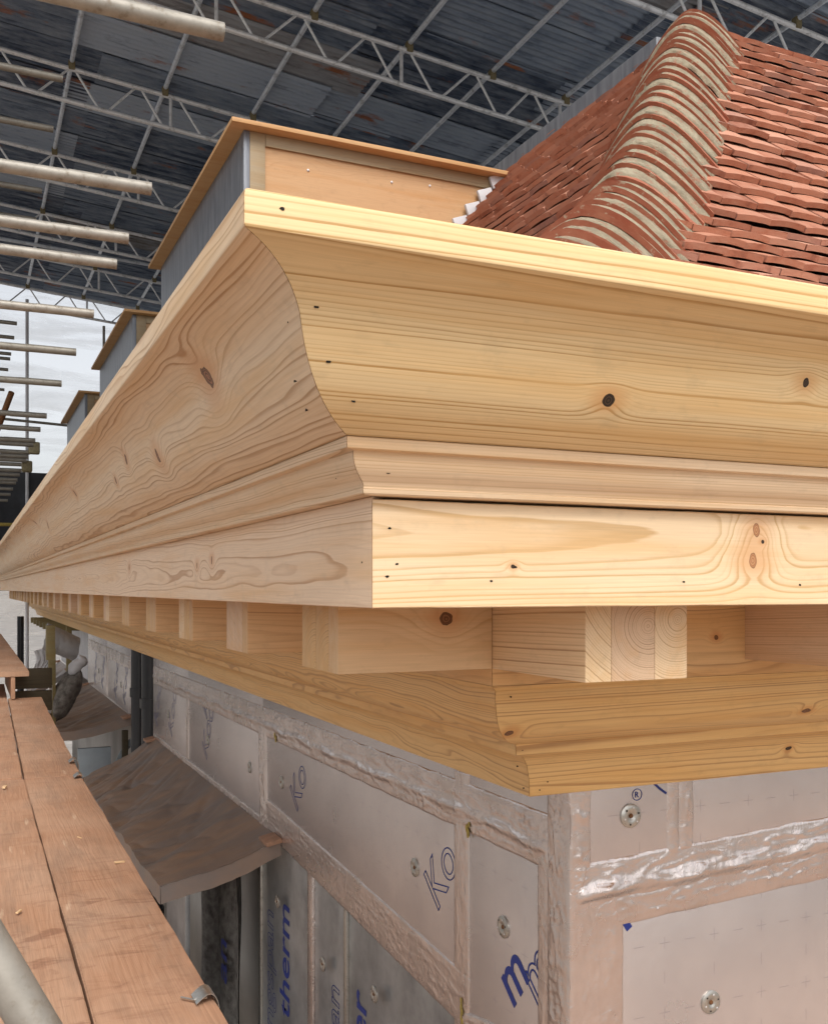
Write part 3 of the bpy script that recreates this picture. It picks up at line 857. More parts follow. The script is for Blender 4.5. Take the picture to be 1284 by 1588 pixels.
letters(LW, 'left', 'm', 2.52, -1.24, 0.22, radians(52), bev=0.003)
letters(LW, 'left', 'therm', 5.10, -2.32, 0.25, radians(90), outline=False, off=-0.0335)
letters(LW, 'left', 'Kingspan', 5.40, -2.72, 0.25, radians(90), off=-0.0335)
letters(LW, 'left', 'span', 4.32, -2.25, 0.22, radians(90), off=-0.0335)
letters(LW, 'left', 'ther', 3.98, -2.18, 0.24, radians(90), outline=False, off=-0.0335)
LF = wall_f
letters(LF, 'front', 'R', 1.760, -0.605, 0.024, radians(0), outline=False)
def stroke(face, pts, w, root, mat=INK, off=0.0012):
    """flat printed stroke along a path of (along, z)"""
    vs, fs = [], []
    for i, p in enumerate(pts):
        a = Vector(pts[max(0, i - 1)]); b = Vector(pts[min(len(pts) - 1, i + 1)])
        d = (b - a).normalized(); n = Vector((-d.y, d.x)) * w / 2
        for q in (Vector(p) + n, Vector(p) - n):
            vs.append((q.x, WY - off, q.y) if face == 'front' else (WX - off, q.x, q.y))
        if i: fs.append((2 * i - 2, 2 * i - 1, 2 * i + 1, 2 * i))
    return wpart(mesh('printed_lettering', vs, fs, mat), root)
stroke('front', [(1.769 + 0.0165 * cos(a * 0.1 * 2 * pi / 2), -0.597 + 0.0165 * sin(a * 0.1 * 2 * pi / 2)) for a in range(21)], 0.002, LF)
stroke('front', [(1.79 + 0.012 * i, -0.53 - 0.0135 * i + 0.00045 * i * i) for i in range(8)], 0.007, LF)
stroke('front', [(1.83 + 0.012 * i, -0.525 - 0.0130 * i + 0.00045 * i * i) for i in range(5)], 0.007, LF)
stroke('front', [(1.722, -0.953), (1.742, -0.983)], 0.022, LF)
stroke('front', [(1.758, -0.938), (1.766, -0.950)], 0.016, LF)

# ================================================================== tiled roof
HIPL = [(0.85, 1.63, 0.40), (1.15, 1.93, 0.63), (1.464, 2.244, 0.855), (1.692, 2.472, 1.035), (2.023, 2.783, 1.31), (2.352, 3.072, 1.69), (2.727, 3.407, 2.16), (3.123, 3.773, 2.62), (3.26, 3.895, 2.765)]
def lerp_tab(tab, ki, v, ko):
    for a, b in zip(tab, tab[1:]):
        if v <= b[ki] or b is tab[-1]:
            t = (v - a[ki]) / (b[ki] - a[ki])
            return a[ko] + (b[ko] - a[ko]) * t
ZT = 2.765
roof = thing('tiled_roof', 'steep red clay tiled roof with mortared hip ridge behind the cornice', 'roof', (3.0, 4.0, 0.4))
def rpart(o, root=roof):
    o.parent = root
    o.location = Vector(o.location) - Vector(root.location)
    return o
# arc-length table up the hip for course heights
def profile(ki):
    pts = [(h[ki], h[2]) for h in HIPL]
    out, acc = [(0.0, pts[0][0], pts[0][1])], 0.0
    for a, b in zip(pts, pts[1:]):
        acc += sqrt((b[0] - a[0]) ** 2 + (b[1] - a[1]) ** 2)
        out.append((acc, b[0], b[1]))
    return out
prof_f, prof_l = profile(1), profile(0)
# underlay surfaces
v, f = [], []
for i, (h) in enumerate(HIPL):
    v += [(h[0], h[1], h[2] - 0.055), (7.0, h[1], h[2] - 0.055), (h[0], 18.5, h[2] - 0.055)]
for i in range(len(HIPL) - 1):
    a = i * 3
    f += [(a, a + 1, a + 4, a + 3), (a, a + 3, a + 5, a + 2)]
rpart(mesh('roof_underlay', v, f, UNDER))
rpart(box('flat_roof', 3.25, 7.0, 3.90, 18.5, ZT - 0.12, ZT - 0.04, LEAD))

def tile_data(rng, w=0.166, l=0.155, th=0.021):
    nx, ny = 5, 3
    cam_ = rng.uniform(0.001, 0.005); cw = rng.uniform(0.001, 0.007); sk = rng.uniform(-0.002, 0.002)
    tail = [rng.uniform(-0.004, 0.004) for _ in range(nx + 1)]
    top, bot = [], []
    for j in range(ny + 1):
        for i in range(nx + 1):
            x = (i / nx - 0.5) * w; y = j / ny * l
            h = cw * (1 - (2 * i / nx - 1) ** 2) - cam_ * (1 - (1 - y / l) ** 2) * 0.8 + sk * (2 * i / nx - 1)
            if j == 0: y += tail[i]
            top.append((x, y, h + th)); bot.append((x, y, h))
    vs = top + bot; n = len(top); fs = []
    ix = lambda i, j: j * (nx + 1) + i
    for j in range(ny):
        for i in range(nx):
            fs.append((ix(i, j), ix(i + 1, j), ix(i + 1, j + 1), ix(i, j + 1)))
    for i in range(nx):
        fs.append((ix(i, 0), n + ix(i, 0), n + ix(i + 1, 0), ix(i + 1, 0)))
    for j in range(ny):
        fs.append((ix(0, j), ix(0, j + 1), n + ix(0, j + 1), n + ix(0, j)))
        fs.append((ix(nx, j), n + ix(nx, j), n + ix(nx, j + 1), ix(nx, j + 1)))
    return vs, fs
trng = random.Random(11)
tdat = [tile_data(trng) for _ in range(8)]
tmesh = []
for vs, fs in tdat:
    me = bpy.data.meshes.new('roof_tile'); me.from_pydata(vs, [], fs); me.materials.append(TILE)
    me.shade_smooth(); me.set_sharp_from_angle(angle=radians(35)); tmesh.append(me)
tiles = []
GAUGE = 0.10
cf = Vector((sin(YAW), cos(YAW), 0)); cr = Vector((cos(YAW), -sin(YAW), 0))
def lay(prof, slope):
    L = prof[-1][0]
    n = int(L / GAUGE)
    for c in range(n + 1):
        s = c * GAUGE
        if s > L: break
        ho = lerp_tab(prof, 0, s, 1); z = lerp_tab(prof, 0, s, 2)
        h1 = lerp_tab(prof, 0, min(L, s + 0.05), 1); z1 = lerp_tab(prof, 0, min(L, s + 0.05), 2)
        h0 = lerp_tab(prof, 0, max(0, s - 0.05), 1); z0 = lerp_tab(prof, 0, max(0, s - 0.05), 2)
        up2 = Vector((h1 - h0, z1 - z0)).normalized()
        tab = [(p[1], p[2]) for p in HIPL] if slope == 'front' else [(p[0], p[2]) for p in HIPL]
        hip_other = lerp_tab(HIPL, 2, z, 0) if slope == 'front' else lerp_tab(HIPL, 2, z, 1)
        if slope == 'front':
            up = Vector((0, up2.x, up2.y)); along = Vector((1, 0, 0)); start, end = hip_other + 0.10, 4.7
        else:
            up = Vector((up2.x, 0, up2.y)); along = Vector((0, -1, 0)); start, end = hip_other + 0.08, 5.50
        nrm = along.cross(up).normalized()
        off = 0.083 * (c % 2) + trng.uniform(-0.012, 0.012)
        p = start + 0.05 - off
        while p < end:
            pos = p + trng.uniform(-0.004, 0.004)
            base = Vector((pos, ho, z)) if slope == 'front' else Vector((ho, pos, z))
            tilt = radians(14.0 + trng.uniform(-0.8, 1.0))
            up_t = (up * cos(tilt) - nrm * sin(tilt)).normalized()
            n_t = along.cross(up_t).normalized()
            roll = radians(trng.uniform(-0.7, 0.7))
            al = (along * cos(roll) + up_t * sin(roll)).normalized()
            up_t = n_t.cross(al)
            ba = base + nrm * (0.012 + trng.uniform(-0.002, 0.003))
            M = Matrix((al, up_t, n_t)).transposed().to_4x4(); M.translation = ba
            depth = ba.dot(cf)
            u = 642 + 1533 * ba.dot(cr) / depth
            vv = 913 - 1533 * ba.z / depth
            inside = -60 < u < 1330 and -60 < vv < 470
            score = (0 if not inside else 1) * (abs(nrm.dot(ba.normalized())) / depth ** 2)
            # hidden behind the crown
            ki_ = trng.randrange(8)
            clip = None
            if p < start + 0.34:
                clip = []
                for q in tdat[ki_][0]:
                    wq = M @ Vector(q)
                    lim = (lerp_tab(HIPL, 2, wq.z - 0.03, 0) if slope == 'front' else lerp_tab(HIPL, 2, wq.z - 0.03, 1)) + 0.05
                    if slope == 'front': wq.x = max(wq.x, lim)
                    else: wq.y = max(wq.y, lim)
                    clip.append(M.inverted() @ wq)
            tiles.append((score, M, ki_, clip))
            p += 0.168
lay(prof_f, 'front')
lay(prof_l, 'left')
tiles.sort(key=lambda t: -t[0])
for sc_, M, k, clip in tiles[:298]:
    me = tmesh[k]
    if clip:
        me = bpy.data.meshes.new('roof_tile'); me.from_pydata([tuple(q) for q in clip], [], tdat[k][1]); me.materials.append(TILE)
        me.shade_smooth(); me.set_sharp_from_angle(angle=radians(35))
    o = bpy.data.objects.new('roof_tile', me); link(o, roof)
    M2 = M.copy(); M2.translation = M.translation - Vector(roof.location)
    o.matrix_basis = M2
vs, fs = [], []
for sc_, M, k, clip in tiles[298:]:
    b = len(vs)
    vs += [M @ Vector(q) for q in (clip or tdat[k][0])]
    fs += [tuple(b + i for i in q) for q in tdat[k][1]]
o = rpart(mesh('roof_tile', vs, fs, TILE, None, 35, fix=False)); o['kind'] = 'stuff'

# hip: overlapping bonnet tiles bedded in mortar
hs_pts = [Vector(h) for h in HIPL[1:]] + [Vector((3.36, 3.985, 2.86))]
def on_hip(s):
    acc = 0
    for a, b in zip(hs_pts, hs_pts[1:]):
        l = (b - a).length
        if s <= acc + l or b is hs_pts[-1]:
            return a.lerp(b, (s - acc) / l), (b - a).normalized()
        acc += l
HL = sum((b - a).length for a, b in zip(hs_pts, hs_pts[1:]))
def bonnet_section(t, R, flare):
    """t -1..1 across the saddle: (side, height)"""
    k = R / 0.12
    return 0.245 * t * k, 0.092 * k - 0.265 * abs(t) ** 1.75 * k + 0.02 * t ** 4
def bonnet_mesh(rng, L=0.20, th=0.016):
    n = 18
    vs = []
    R0, R1 = 0.120 + rng.uniform(-0.004, 0.004), 0.098
    for k, (s, R, dz) in enumerate(((0.0, R0, 0.0), (L * 0.3, R0 - 0.005, -0.012), (L, R1 + 0.006, -0.05))):
        for i in range(n + 1):
            t = i / n * 2 - 1
            w, h = bonnet_section(t, R, 0.02)
            wob = 0.003 * noise.noise(Vector((t * 3, k, rng.random() * 0.01 + L)))
            vs.append((s + 0.012 * t * t - 0.01, w, h + dz + wob))
    m = 3 * (n + 1)
    top = list(vs)
    for (x, y, z) in top:
        l = sqrt(y * y + (z + 0.02) ** 2) or 1
        vs.append((x, y * 0.97, z - th))
    fs = []
    for k in range(2):
        for i in range(n):
            a = k * (n + 1) + i
            fs.append((a, a + 1, a + n + 2, a + n + 1))
            fs.append((m + a, m + a + n + 1, m + a + n + 2, m + a + 1))
    for i in range(n):
        fs.append((i, m + i, m + i + 1, i + 1))
    for k in range(2):
        a = k * (n + 1)
        fs.append((a, a + n + 1, m + a + n + 1, m + a)); a += n
        fs.append((a, m + a, m + a + n + 1, a + n + 1))
    return vs, fs
def mortar_mesh(rng):
    """bed under a tail: starts just behind the rim and sits on the bonnet below"""
    n = 30; vs, fs = [], []; sd = rng.random() * 40
    prof = ((0.012, 0.118, -0.012), (-0.003, 0.1185, -0.0160), (-0.030, 0.119, -0.0185), (-0.060, 0.1195, -0.0155), (-0.084, 0.1195, -0.0140), (-0.090, 0.118, -0.034))
    for k, (s, R, dz) in enumerate(prof):
        for i in range(n + 1):
            t = (i / n * 2 - 1) * 0.985
            w, h = bonnet_section(t, R, 0.02)
            q = (0.011 * noise.noise(Vector((t * 5 + sd, k * 2.0, sd))) + 0.006 * noise.noise(Vector((t * 17 + sd, k * 2.0, sd)))) * (1.5 if k >= 4 else 1.0)
            vs.append((s + 0.012 * t * t + q * 1.0, w, h + dz + q * 0.35 + 0.001))
    for k in range(len(prof) - 1):
        for i in range(n):
            a = k * (n + 1) + i
            fs.append((a, a + 1, a + n + 2, a + n + 1))
    return vs, fs
brng = random.Random(5)
bms, mms = [], []
for q in range(4):
    vs, fs = bonnet_mesh(brng); me = bpy.data.meshes.new('hip_tile'); me.from_pydata(vs, [], fs); me.materials.append(HIP)
    me.shade_smooth(); me.set_sharp_from_angle(angle=radians(40)); bms.append(me)
    vs, fs = mortar_mesh(brng); me = bpy.data.meshes.new('mortar_bed'); me.from_pydata(vs, [], fs); me.materials.append(MORTAR)
    me.shade_smooth(); mms.append(me)
GB = 0.108
nb = int(HL / GB)
for i in range(nb + 1):
    s = i * GB + brng.uniform(-0.016, 0.016)
    p, d = on_hip(max(0, s))
    p2, d2 = on_hip(min(HL, s + 0.1)); d = (d + d2).normalized()
    side = d.cross(Vector((0, 0, 1))).normalized()
    n_ = side.cross(d).normalized()
    til = radians(brng.uniform(2, 7))
    dx = (d * cos(til) - n_ * sin(til)).normalized()
    yaw_ = radians(brng.uniform(-4.5, 4.5))
    dx = (dx * cos(yaw_) - side * sin(yaw_)).normalized()
    nz = (-side).cross(dx) * -1
    yv = nz.cross(dx).normalized()
    nz = dx.cross(yv).normalized()
    base = p + n_ * (0.0 + brng.uniform(-0.006, 0.006)) - Vector(roof.location)
    wd = 1.0 + 0.42 * max(0.0, 1.0 - s / 1.9) + brng.uniform(-0.04, 0.04)
    M = Matrix((dx, yv * wd, nz * (1.0 + 0.5 * (wd - 1)))).transposed().to_4x4(); M.translation = base
    o = bpy.data.objects.new('hip_tile', bms[i % 4]); link(o, roof); o.matrix_basis = M
    o = bpy.data.objects.new('mortar_bed', mms[(i + 1) % 4]); link(o, roof); o.matrix_basis = M
# capping along the top edges and the stepped soakers at the dormer
rpart(box('lead_capping', 3.17, 3.27, 4.05, 18.5, ZT - 0.10, ZT + 0.03, LEAD, None, 0.01))
for i in range(5):
    x = 2.66 + i * 0.085; z = lerp_tab(HIPL, 0, x, 2)
    rpart(box('step_flashing', x - 0.05, x + 0.05, 5.375, 5.397, z + 0.015, z + 0.09, PALESHEET, None, 0.003, (0, radians(-20), 0)))

# ================================================================== dormers
def dormer(y0, y1, label, zt=2.582):
    d = thing('dormer', label, 'dormer', (1.405, (y0 + y1) / 2, 0.55), 'boxed dormers behind the cornice')
    def dp(o):
        o.parent = d; o.location = Vector(o.location) - Vector(d.location); return o
    xf, yf, yb = 1.405, y0 + 0.075, y1 - 0.075
    dp(box('roof_board', 1.317, 3.3, y0, y1, zt - 0.024, zt, PLY_EDGE, None, 0.002))
    dp(box('lead_front', xf, xf + 0.03, yf + 0.075, yb, 0.45, zt - 0.027, LEAD))
    dp(box('lead_edge', xf - 0.004, xf + 0.03, yf - 0.002, yf + 0.0735, 0.45, zt - 0.028, LEAD, None, 0.002))
    dp(box('corner_post', xf + 0.031, xf + 0.12, yf, yf + 0.09, 0.45, zt - 0.026, BATTEN, None, 0.003))
    dp(box('cheek_panel', xf + 0.1215, 3.15, yf + 0.014, yf + 0.03, 0.45, zt - 0.026, PLY))
    dp(box('top_batten', xf + 0.1215, 3.10, yf, yf + 0.0125, zt - 0.095, zt - 0.026, BATTEN, None, 0.002))
    dp(box('back_wall', xf + 0.032, 3.3, yb - 0.03, yb - 0.002, 0.45, zt - 0.027, PLY))
    if y0 < 6:
        for (x, z) in ((1.78, 2.40), (1.98, 2.18), (2.30, 2.42), (2.55, 2.44), (2.85, 2.33), (2.63, 2.20), (1.68, 2.02)):
            b2 = bmesh.new(); bmesh.ops.create_uvsphere(b2, u_segments=8, v_segments=5, radius=0.008)
            dp(bm_obj('nail_head', b2, WHITE, None, 60, (x, yf + 0.0125, z)))
    return d
dormer(5.33, 8.07, 'nearest boxed dormer with plywood cheek and dark lead front above the corner')
dormer(9.39, 12.07, 'middle boxed dormer, partly hidden, against the white sheeting')
dormer(13.5, 16.2, 'farthest and smallest boxed dormer in the row behind the cornice')

# ================================================================== temporary roof
RZ = lambda x: 5.5 - 0.082 * x
troof = thing('temporary_roof', 'dark corrugated tin temporary roof on lattice beams over the building, stopping short of the corner', 'roof', (3.5, 12, 5.2))
SW, SLN = 0.76, 2.55
def tin_mesh(seed):
    nw, per = 9, 8
    vs, fs = [], []
    n = nw * per
    for i in range(n + 1):
        y = i / n * SW
        z = 0.016 * sin(2 * pi * i / per)
        for k in range(5):
            x = k / 4 * SLN
            vs.append((x, y, z + 0.006 * noise.noise(Vector((x, y * 2, seed)))))
    for i in range(n):
        for k in range(4):
            a = i * 5 + k
            fs.append((a, a + 1, a + 6, a + 5))
    me = bpy.data.meshes.new('roof_sheet'); me.from_pydata(vs, [], fs); me.materials.append(TIN); me.shade_smooth()
    return me
tins = [tin_mesh(i) for i in range(3)]
srng = random.Random(21)
slope = math.atan(0.082)
for r in range(22):
    for c in range(7):
        x0 = -3.6 + c * 2.28 + (0.6 if r % 2 else 0.0) * 0.5; y0 = 4.35 + r * 0.685  # rows start behind the corner, left open so daylight reaches the front
        if y0 > 19.0: continue
        o = bpy.data.objects.new('roof_sheet', tins[(r + c) % 3]); link(o, troof)
        o.rotation_euler = (radians(srng.uniform(0.8, 1.6)), slope + radians(0.35 + srng.uniform(-.15, .15)), radians(srng.uniform(-0.5, 0.5)))
        o.location = Vector((x0, y0, RZ(x0) + 0.075 + 0.018 * (c % 2) + srng.uniform(0, 0.008))) - Vector(troof.location)

TYS = [6.5, 8.62, 10.75, 12.95, 15.05, 17.1, 18.9]
ORD = ['nearest', 'second', 'third', 'fourth', 'fifth', 'sixth', 'farthest']
for n, ty in enumerate(TYS):
    t = thing('lattice_beam', '%s lattice beam from the front under the tin roof, bare aluminium with zigzag bracing' % ORD[n] if 0 < n < 6 else ('nearest lattice beam, mostly hidden behind the tiled hip' if n == 0 else 'farthest lattice beam, standing out dark against the white sheeting'), 'beam', (3.5, ty, RZ(3.5) - 0.2), 'lattice beams under the temporary roof')
    def tp(o):
        o.parent = t; o.location = Vector(o.location) - Vector(t.location); return o
    zt_, zb_ = (lambda x: RZ(x) - 0.055), (lambda x: RZ(x) - 0.395)
    tp(tube('chord', (-3.4, ty, zt_(-3.4)), (11, ty, zt_(11)), 0.024, ALU, None, 10))
    tp(tube('chord', (-3.4, ty, zb_(-3.4)), (11, ty, zb_(11)), 0.024, ALU, None, 10))
    x = -3.32; MOD = 1.77; fl = 0
    while x < 10.8:
        tp(tube('upright', (x, ty, zt_(x) - 0.02), (x, ty, zb_(x) + 0.02), 0.018, ALU, None, 8))
        for a, b, dn in ((0.055, 0.18, 1), (0.25, 0.41, 0), (0.456, 0.574, 1), (0.64, 0.787, 0), (0.83, 0.945, 1)):
            xa, xb = x + a * MOD, x + b * MOD
            p, q = ((xa, ty, zt_(xa) - 0.02), (xb, ty, zb_(xb) + 0.02)) if dn else ((xa, ty, zb_(xa) + 0.02), (xb, ty, zt_(xb) - 0.02))
            tp(tube('lattice_brace', p, q, 0.0125, ALU, None, 7))
        x += MOD
XP = [-1.9, -0.95, 0.98 * 0.0 + 0.04, 0.982, 1.93, 2.89, 3.84, 4.74, 5.60, 6.6, 7.6, 8.6, 9.6]
def ordinal(i): return ['first', 'second', 'third', 'fourth', 'fifth', 'sixth', 'seventh', 'eighth', 'ninth', 'tenth', 'eleventh', 'twelfth', 'thirteenth', 'fourteenth', 'fifteenth', 'sixteenth', 'seventeenth', 'eighteenth', 'nineteenth', 'twentieth', 'twenty-first', 'twenty-second'][i]
vis = [x for x in XP if x > 0.5]
for i, x in enumerate(XP):
    lab = '%s purlin tube from the left in view, running away under the tin roof' % ordinal(vis.index(x)) if x in vis else '%s purlin tube from the outer edge of the tin roof, far left beyond the scaffold' % ordinal(i)
    p = thing('purlin_tube', lab, 'purlin', (x, 12, RZ(x)), 'purlin tubes under the temporary roof')
    o = tube('pole', (x, 4.3, RZ(x) + 0.018), (x, 19.1, RZ(x) + 0.018), 0.0245, POLE, None, 10); o.parent = p; o.location = Vector(o.location) - Vector(p.location)
    for ty in TYS:
        o = box('coupler', x - 0.034, x + 0.034, ty - 0.032, ty + 0.032, RZ(x) - 0.07, RZ(x) + 0.03, COUPLER, None, 0.012)
        o.parent = p; o.location = Vector(o.location) - Vector(p.location)
p = tube('brace_tube', (-0.9, 14.9, 4.93), (4.2, 15.9, 5.03), 0.0245, POLE, None, 10)
tag(p, 'pale bracing tube slanting across below the far lattice beams', 'brace')
# scaffold standards carrying the roof, outside the view to the left and right
for i, y in enumerate((4.5, 8.6, 12.9, 17.1, 19.0)):
    s = tube('scaffold_standard', (-1.75, y, GZ), (-1.75, y, RZ(-1.75)), 0.0245, GALV, None, 10)
    tag(s, '%s upright scaffold tube from the front, left of the walkway' % ordinal(i), 'scaffold tube', 'scaffold standards beside the walkway')
    s = tube('scaffold_standard', (9.0, y, GZ), (9.0, y, RZ(9.0) - 0.4), 0.0245, GALV, None, 10)
    tag(s, '%s upright scaffold tube from the front, on the far side of the building' % ordinal(i), 'scaffold tube', 'scaffold standards beyond the building')
for z, y0 in ((1.59, -1), (3.35, 4), (-2.8, -2)):
    s = tube('scaffold_ledger', (-1.70, y0, z), (-1.70, 19.0, z), 0.0245, GALV, None, 10)
    tag(s, 'long horizontal scaffold ledger tube at %s height left of the walkway' % {1.59: 'head', 3.35: 'upper', -2.8: 'deck'}[z], 'scaffold tube')

# ================================================================== gable sheeting
def gable(u, v):
    x = -3.4 + u * 8.5
    z0, z1 = 2.05, RZ(x) + 0.02
    z = z0 + v * (z1 - z0)
    return (x, 19.25 + 0.05 * noise.noise(Vector((x * 0.7, z * 2.6, 1))) + 0.02 * sin(z * 5), z)
s = sheet('white_sheeting', gable, 60, 40, SHEETING, None, 0.0)
tag(s, 'bright white translucent sheeting closing the far end of the scaffold', 'sheeting')
def sky_strip(u, v):
    x = -3.4 + u * 8.5
    return (x, 19.35 + 0.06 * noise.noise(Vector((x * 1.1, v * 3, 6))), -1.6 + v * 1.72)
s = sheet('white_sheeting', sky_strip, 40, 8, SHEETING, None, 0.0)  # added sheet standing in for white sky under the black sheeting
tag(s, 'added white strip in place of pale sky below the black sheeting, just above the walkway end', 'sheeting')
def dark(u, v):
    x = -3.4 + u * 8.5; z = 0.15 + v * 1.95
    return (x, 19.15 + 0.05 * noise.noise(Vector((x * 1.2, z * 1.5, 4))), z)
s = sheet('black_sheeting', dark, 50, 20, DARKSHEET, None, 0.003)
tag(s, 'black sheeting hung below the white sheeting at the far end', 'sheeting')
s = tube('scaffold_pole', (2.25, 18.6, GZ), (2.25, 18.6, 4.75), 0.0245, GALV_OLD, None, 10)
tag(s, 'thin upright pole in front of the white sheeting between two dormers', 'scaffold tube')
s = tube('scaffold_pole', (0.98, 19.05, GZ), (0.98, 19.05, 5.2), 0.03, PALESHEET, None, 10)
tag(s, 'pale upright pole showing faintly against the white sheeting', 'scaffold tube')
s = tube('scaffold_pole', (-2.5, 18.4, 3.05), (2.3, 18.4, 2.85), 0.0245, GALV_OLD, None, 10)
tag(s, 'thin horizontal pole low across the white sheeting', 'scaffold tube')
s = tube('scaffold_pole', (-2.5, 18.3, 1.1), (2.3, 18.3, 1.1), 0.03, FOAM, None, 10)
tag(s, 'yellowish horizontal pole across the black sheeting', 'scaffold tube')

# ================================================================== scaffold tubes (putlog ends) at left
FA = [2.74, 3.815, 4.356, 4.70, 5.55, 6.45, 7.44, 8.83, 9.58, 10.3, 10.6, 11.2, 11.55, 11.9, 12.3, 12.9, 13.4, 14.0, 14.4, 15.3, 16.2, 17.3]
jr = random.Random(4)
for i, f in enumerate(FA):
    x = 0.645; y = (f - 0.4115 * x) / 0.9114
    lab = 'fat scaffold tube end at top left, nearest of its row' if i == 0 else '%s scaffold tube end from the front in the lower row at left' % ordinal(i)
    t = thing('scaffold_tube', lab, 'scaffold tube', (x, y, 1.543), 'scaffold tube ends in the lower row')
    o = tube('tube', (0, 0, 0), (-3.2, jr.uniform(-.02, .02), jr.uniform(-0.03, 0.03)), 0.0243, GALV if i < 5 else GALV_OLD, t, 20)
    bm = bmesh.new(); tube_bm(bm, (-0.3, 0, 0), (0.0012, 0, 0), 0.0246, 20, True)
    bm_obj('open_end', bm, GALV if i < 5 else GALV_OLD, t, 50)
FB = [6.4, 7.1, 8.2, 8.85, 12.3, 13.0, 13.9, 14.2, 14.9, 16.4]
for i, f in enumerate(FB):
    x = 0.563; y = (f - 0.4115 * x) / 0.9114
    t = tube('scaffold_tube', (x, y, 3.30), (-2.4, y, 3.33), 0.0243, GALV_OLD, None, 12, True)
    tag(t, '%s thin scaffold tube end from the front in the upper row at left' % ordinal(i), 'scaffold tube', 'scaffold tube ends in the upper row')
for i, (f, z, x) in enumerate(((11.2, 1.60, 0.69), (12.0, 1.49, 0.66))):
    y = (f - 0.4115 * x) / 0.9114
    t = box('scaffold_coupler', x - 0.06, x + 0.06, y - 0.06, y + 0.06, z - 0.075, z + 0.06, COUPLER, None, 0.02)
    tag(t, ['olive clamp on the end of a far scaffold tube before the white sheeting', 'lower olive clamp on a far scaffold tube end, below another clamp'][i], 'coupler')
t = tube('rust_pole', (0.40, 10.6, 1.95), (0.28, 10.9, 1.62), 0.03, RUST, None, 10)
tag(t, 'short rusty brown pole leaning over the far tube ends', 'pole')

# ================================================================== walkway boards
def board(x0, x1, y0, y1, z, label, rot=0.0, th=0.038):
    b = thing('scaffold_board', label, 'board', ((x0 + x1) / 2, (y0 + y1) / 2, z - th), 'scaffold boards of the walkway')
    w, l = x1 - x0, y1 - y0
    nx, ny = 8, max(12, int(l / 0.12))
    sd = x0 * 7 + y0
    bm = box_data(-w / 2, w / 2, -l / 2, l / 2, 0, th, 0)
    bmesh.ops.subdivide_edges(bm, edges=[e for e in bm.edges if abs(e.verts[0].co.y - e.verts[1].co.y) > 1e-4], cuts=ny, use_grid_fill=True)
    for v in bm.verts:
        q = noise.noise(Vector((v.co.y * 6, sd, v.co.x * 3)))
        q2 = noise.noise(Vector((v.co.y * 25, sd + 5, v.co.x * 9)))
        v.co.x += (0.0025 * q + 0.0012 * q2) * (1 if abs(v.co.x) > w * 0.45 else 0)
        v.co.z += 0.0016 * q
    bmesh.ops.bevel(bm, geom=[e for e in bm.edges if len(e.link_faces) == 2 and e.calc_face_angle() > 0.8], offset=0.003, segments=2, affect='EDGES')
    o = bm_obj('plank', bm, BOARD, b, 40)
    b.rotation_euler = (0, 0, rot)
    return b
DZ = -0.793
b1 = board(0.2135, 0.436, 0.2, 4.425, DZ, 'reddish scaffold board nearest the wall with a curled metal band', radians(-0.12))
b2 = board(-0.022, 0.2085, 0.2, 4.44, DZ - 0.004, 'reddish scaffold board second from the wall, nearest the camera', radians(-0.22))
b3 = board(0.245, 0.470, 4.435, 7.75, DZ - 0.002, 'muddy scaffold board along the wall beyond the first board end', radians(-0.9))
b4 = board(0.016, 0.246, 4.45, 8.9, DZ + 0.002, 'muddy scaffold board second from the wall in the farther run', radians(-0.9))
b5 = board(-0.255, -0.026, 0.0, 4.2, DZ, 'scaffold board at the outer side of the walkway')
b6 = board(-0.224, 0.008, 4.22, 8.9, DZ, 'farther scaffold board at the outer side of the walkway', radians(-0.9))
b7 = board(0.17, 0.405, 7.62, 14.2, -0.593, 'raised reddish scaffold board stepping up at the far end of the walkway')
b8 = board(-0.07, 0.165, 7.66, 14.2, -0.595, 'raised scaffold board left of the other raised board', 0.0)
t = box('toe_board', 0.285, 0.312, 7.60, 8.9, -0.788, -0.634, BOARD, None, 0.003)
tag(t, 'upright scaffold board carrying the raised boards at the far end', 'board')
# bearer tubes under the boards
for i, y in enumerate((0.5, 2.0, 3.9, 5.0, 6.9, 9.0, 11.6)):
    z = DZ - 0.038 - 0.026 if y < 8 else -0.593 - 0.038 - 0.026
    t = tube('bearer_tube', (0.42, y, z), (-1.75, y, z), 0.0243, GALV_OLD, None, 12, True)
    tag(t, '%s bearer tube from the camera under the walkway boards' % ordinal(i), 'scaffold tube', 'bearer tubes under the walkway')
# curled metal end bands
def hoop(root, x, y, ln, w, seed, rotz=0.0):
    def fn(u, v):
        t = u * ln
        k = -0.25 + u * 3.3
        r = 0.022
        px = x - 0.02 + (t if u < 0.45 else 0.45 * ln + r * sin((u - 0.45) * 4.2))
        pz = DZ + 0.006 + 0.014 * sin(u * 3.0) - (0.0 if u < 0.45 else r * 1.6 * (1 - cos((u - 0.45) * 4.2)))
        return (px, y + (v - 0.5) * w + 0.012 * u, pz)
    o = sheet('end_band', fn, 16, 3, STEEL, None, 0.0012)
    o.parent = root
    Mi = Matrix.Rotation(-root.rotation_euler.z, 4, 'Z') @ Matrix.Translation(-Vector(root.location))
    o.matrix_basis = Mi
hoop(b1, 0.415, 1.90, 0.055, 0.05, 1)
hoop(b1, 0.425, 4.36, 0.05, 0.06, 2)
hoop(b3, 0.44, 4.75, 0.05, 0.06, 3)
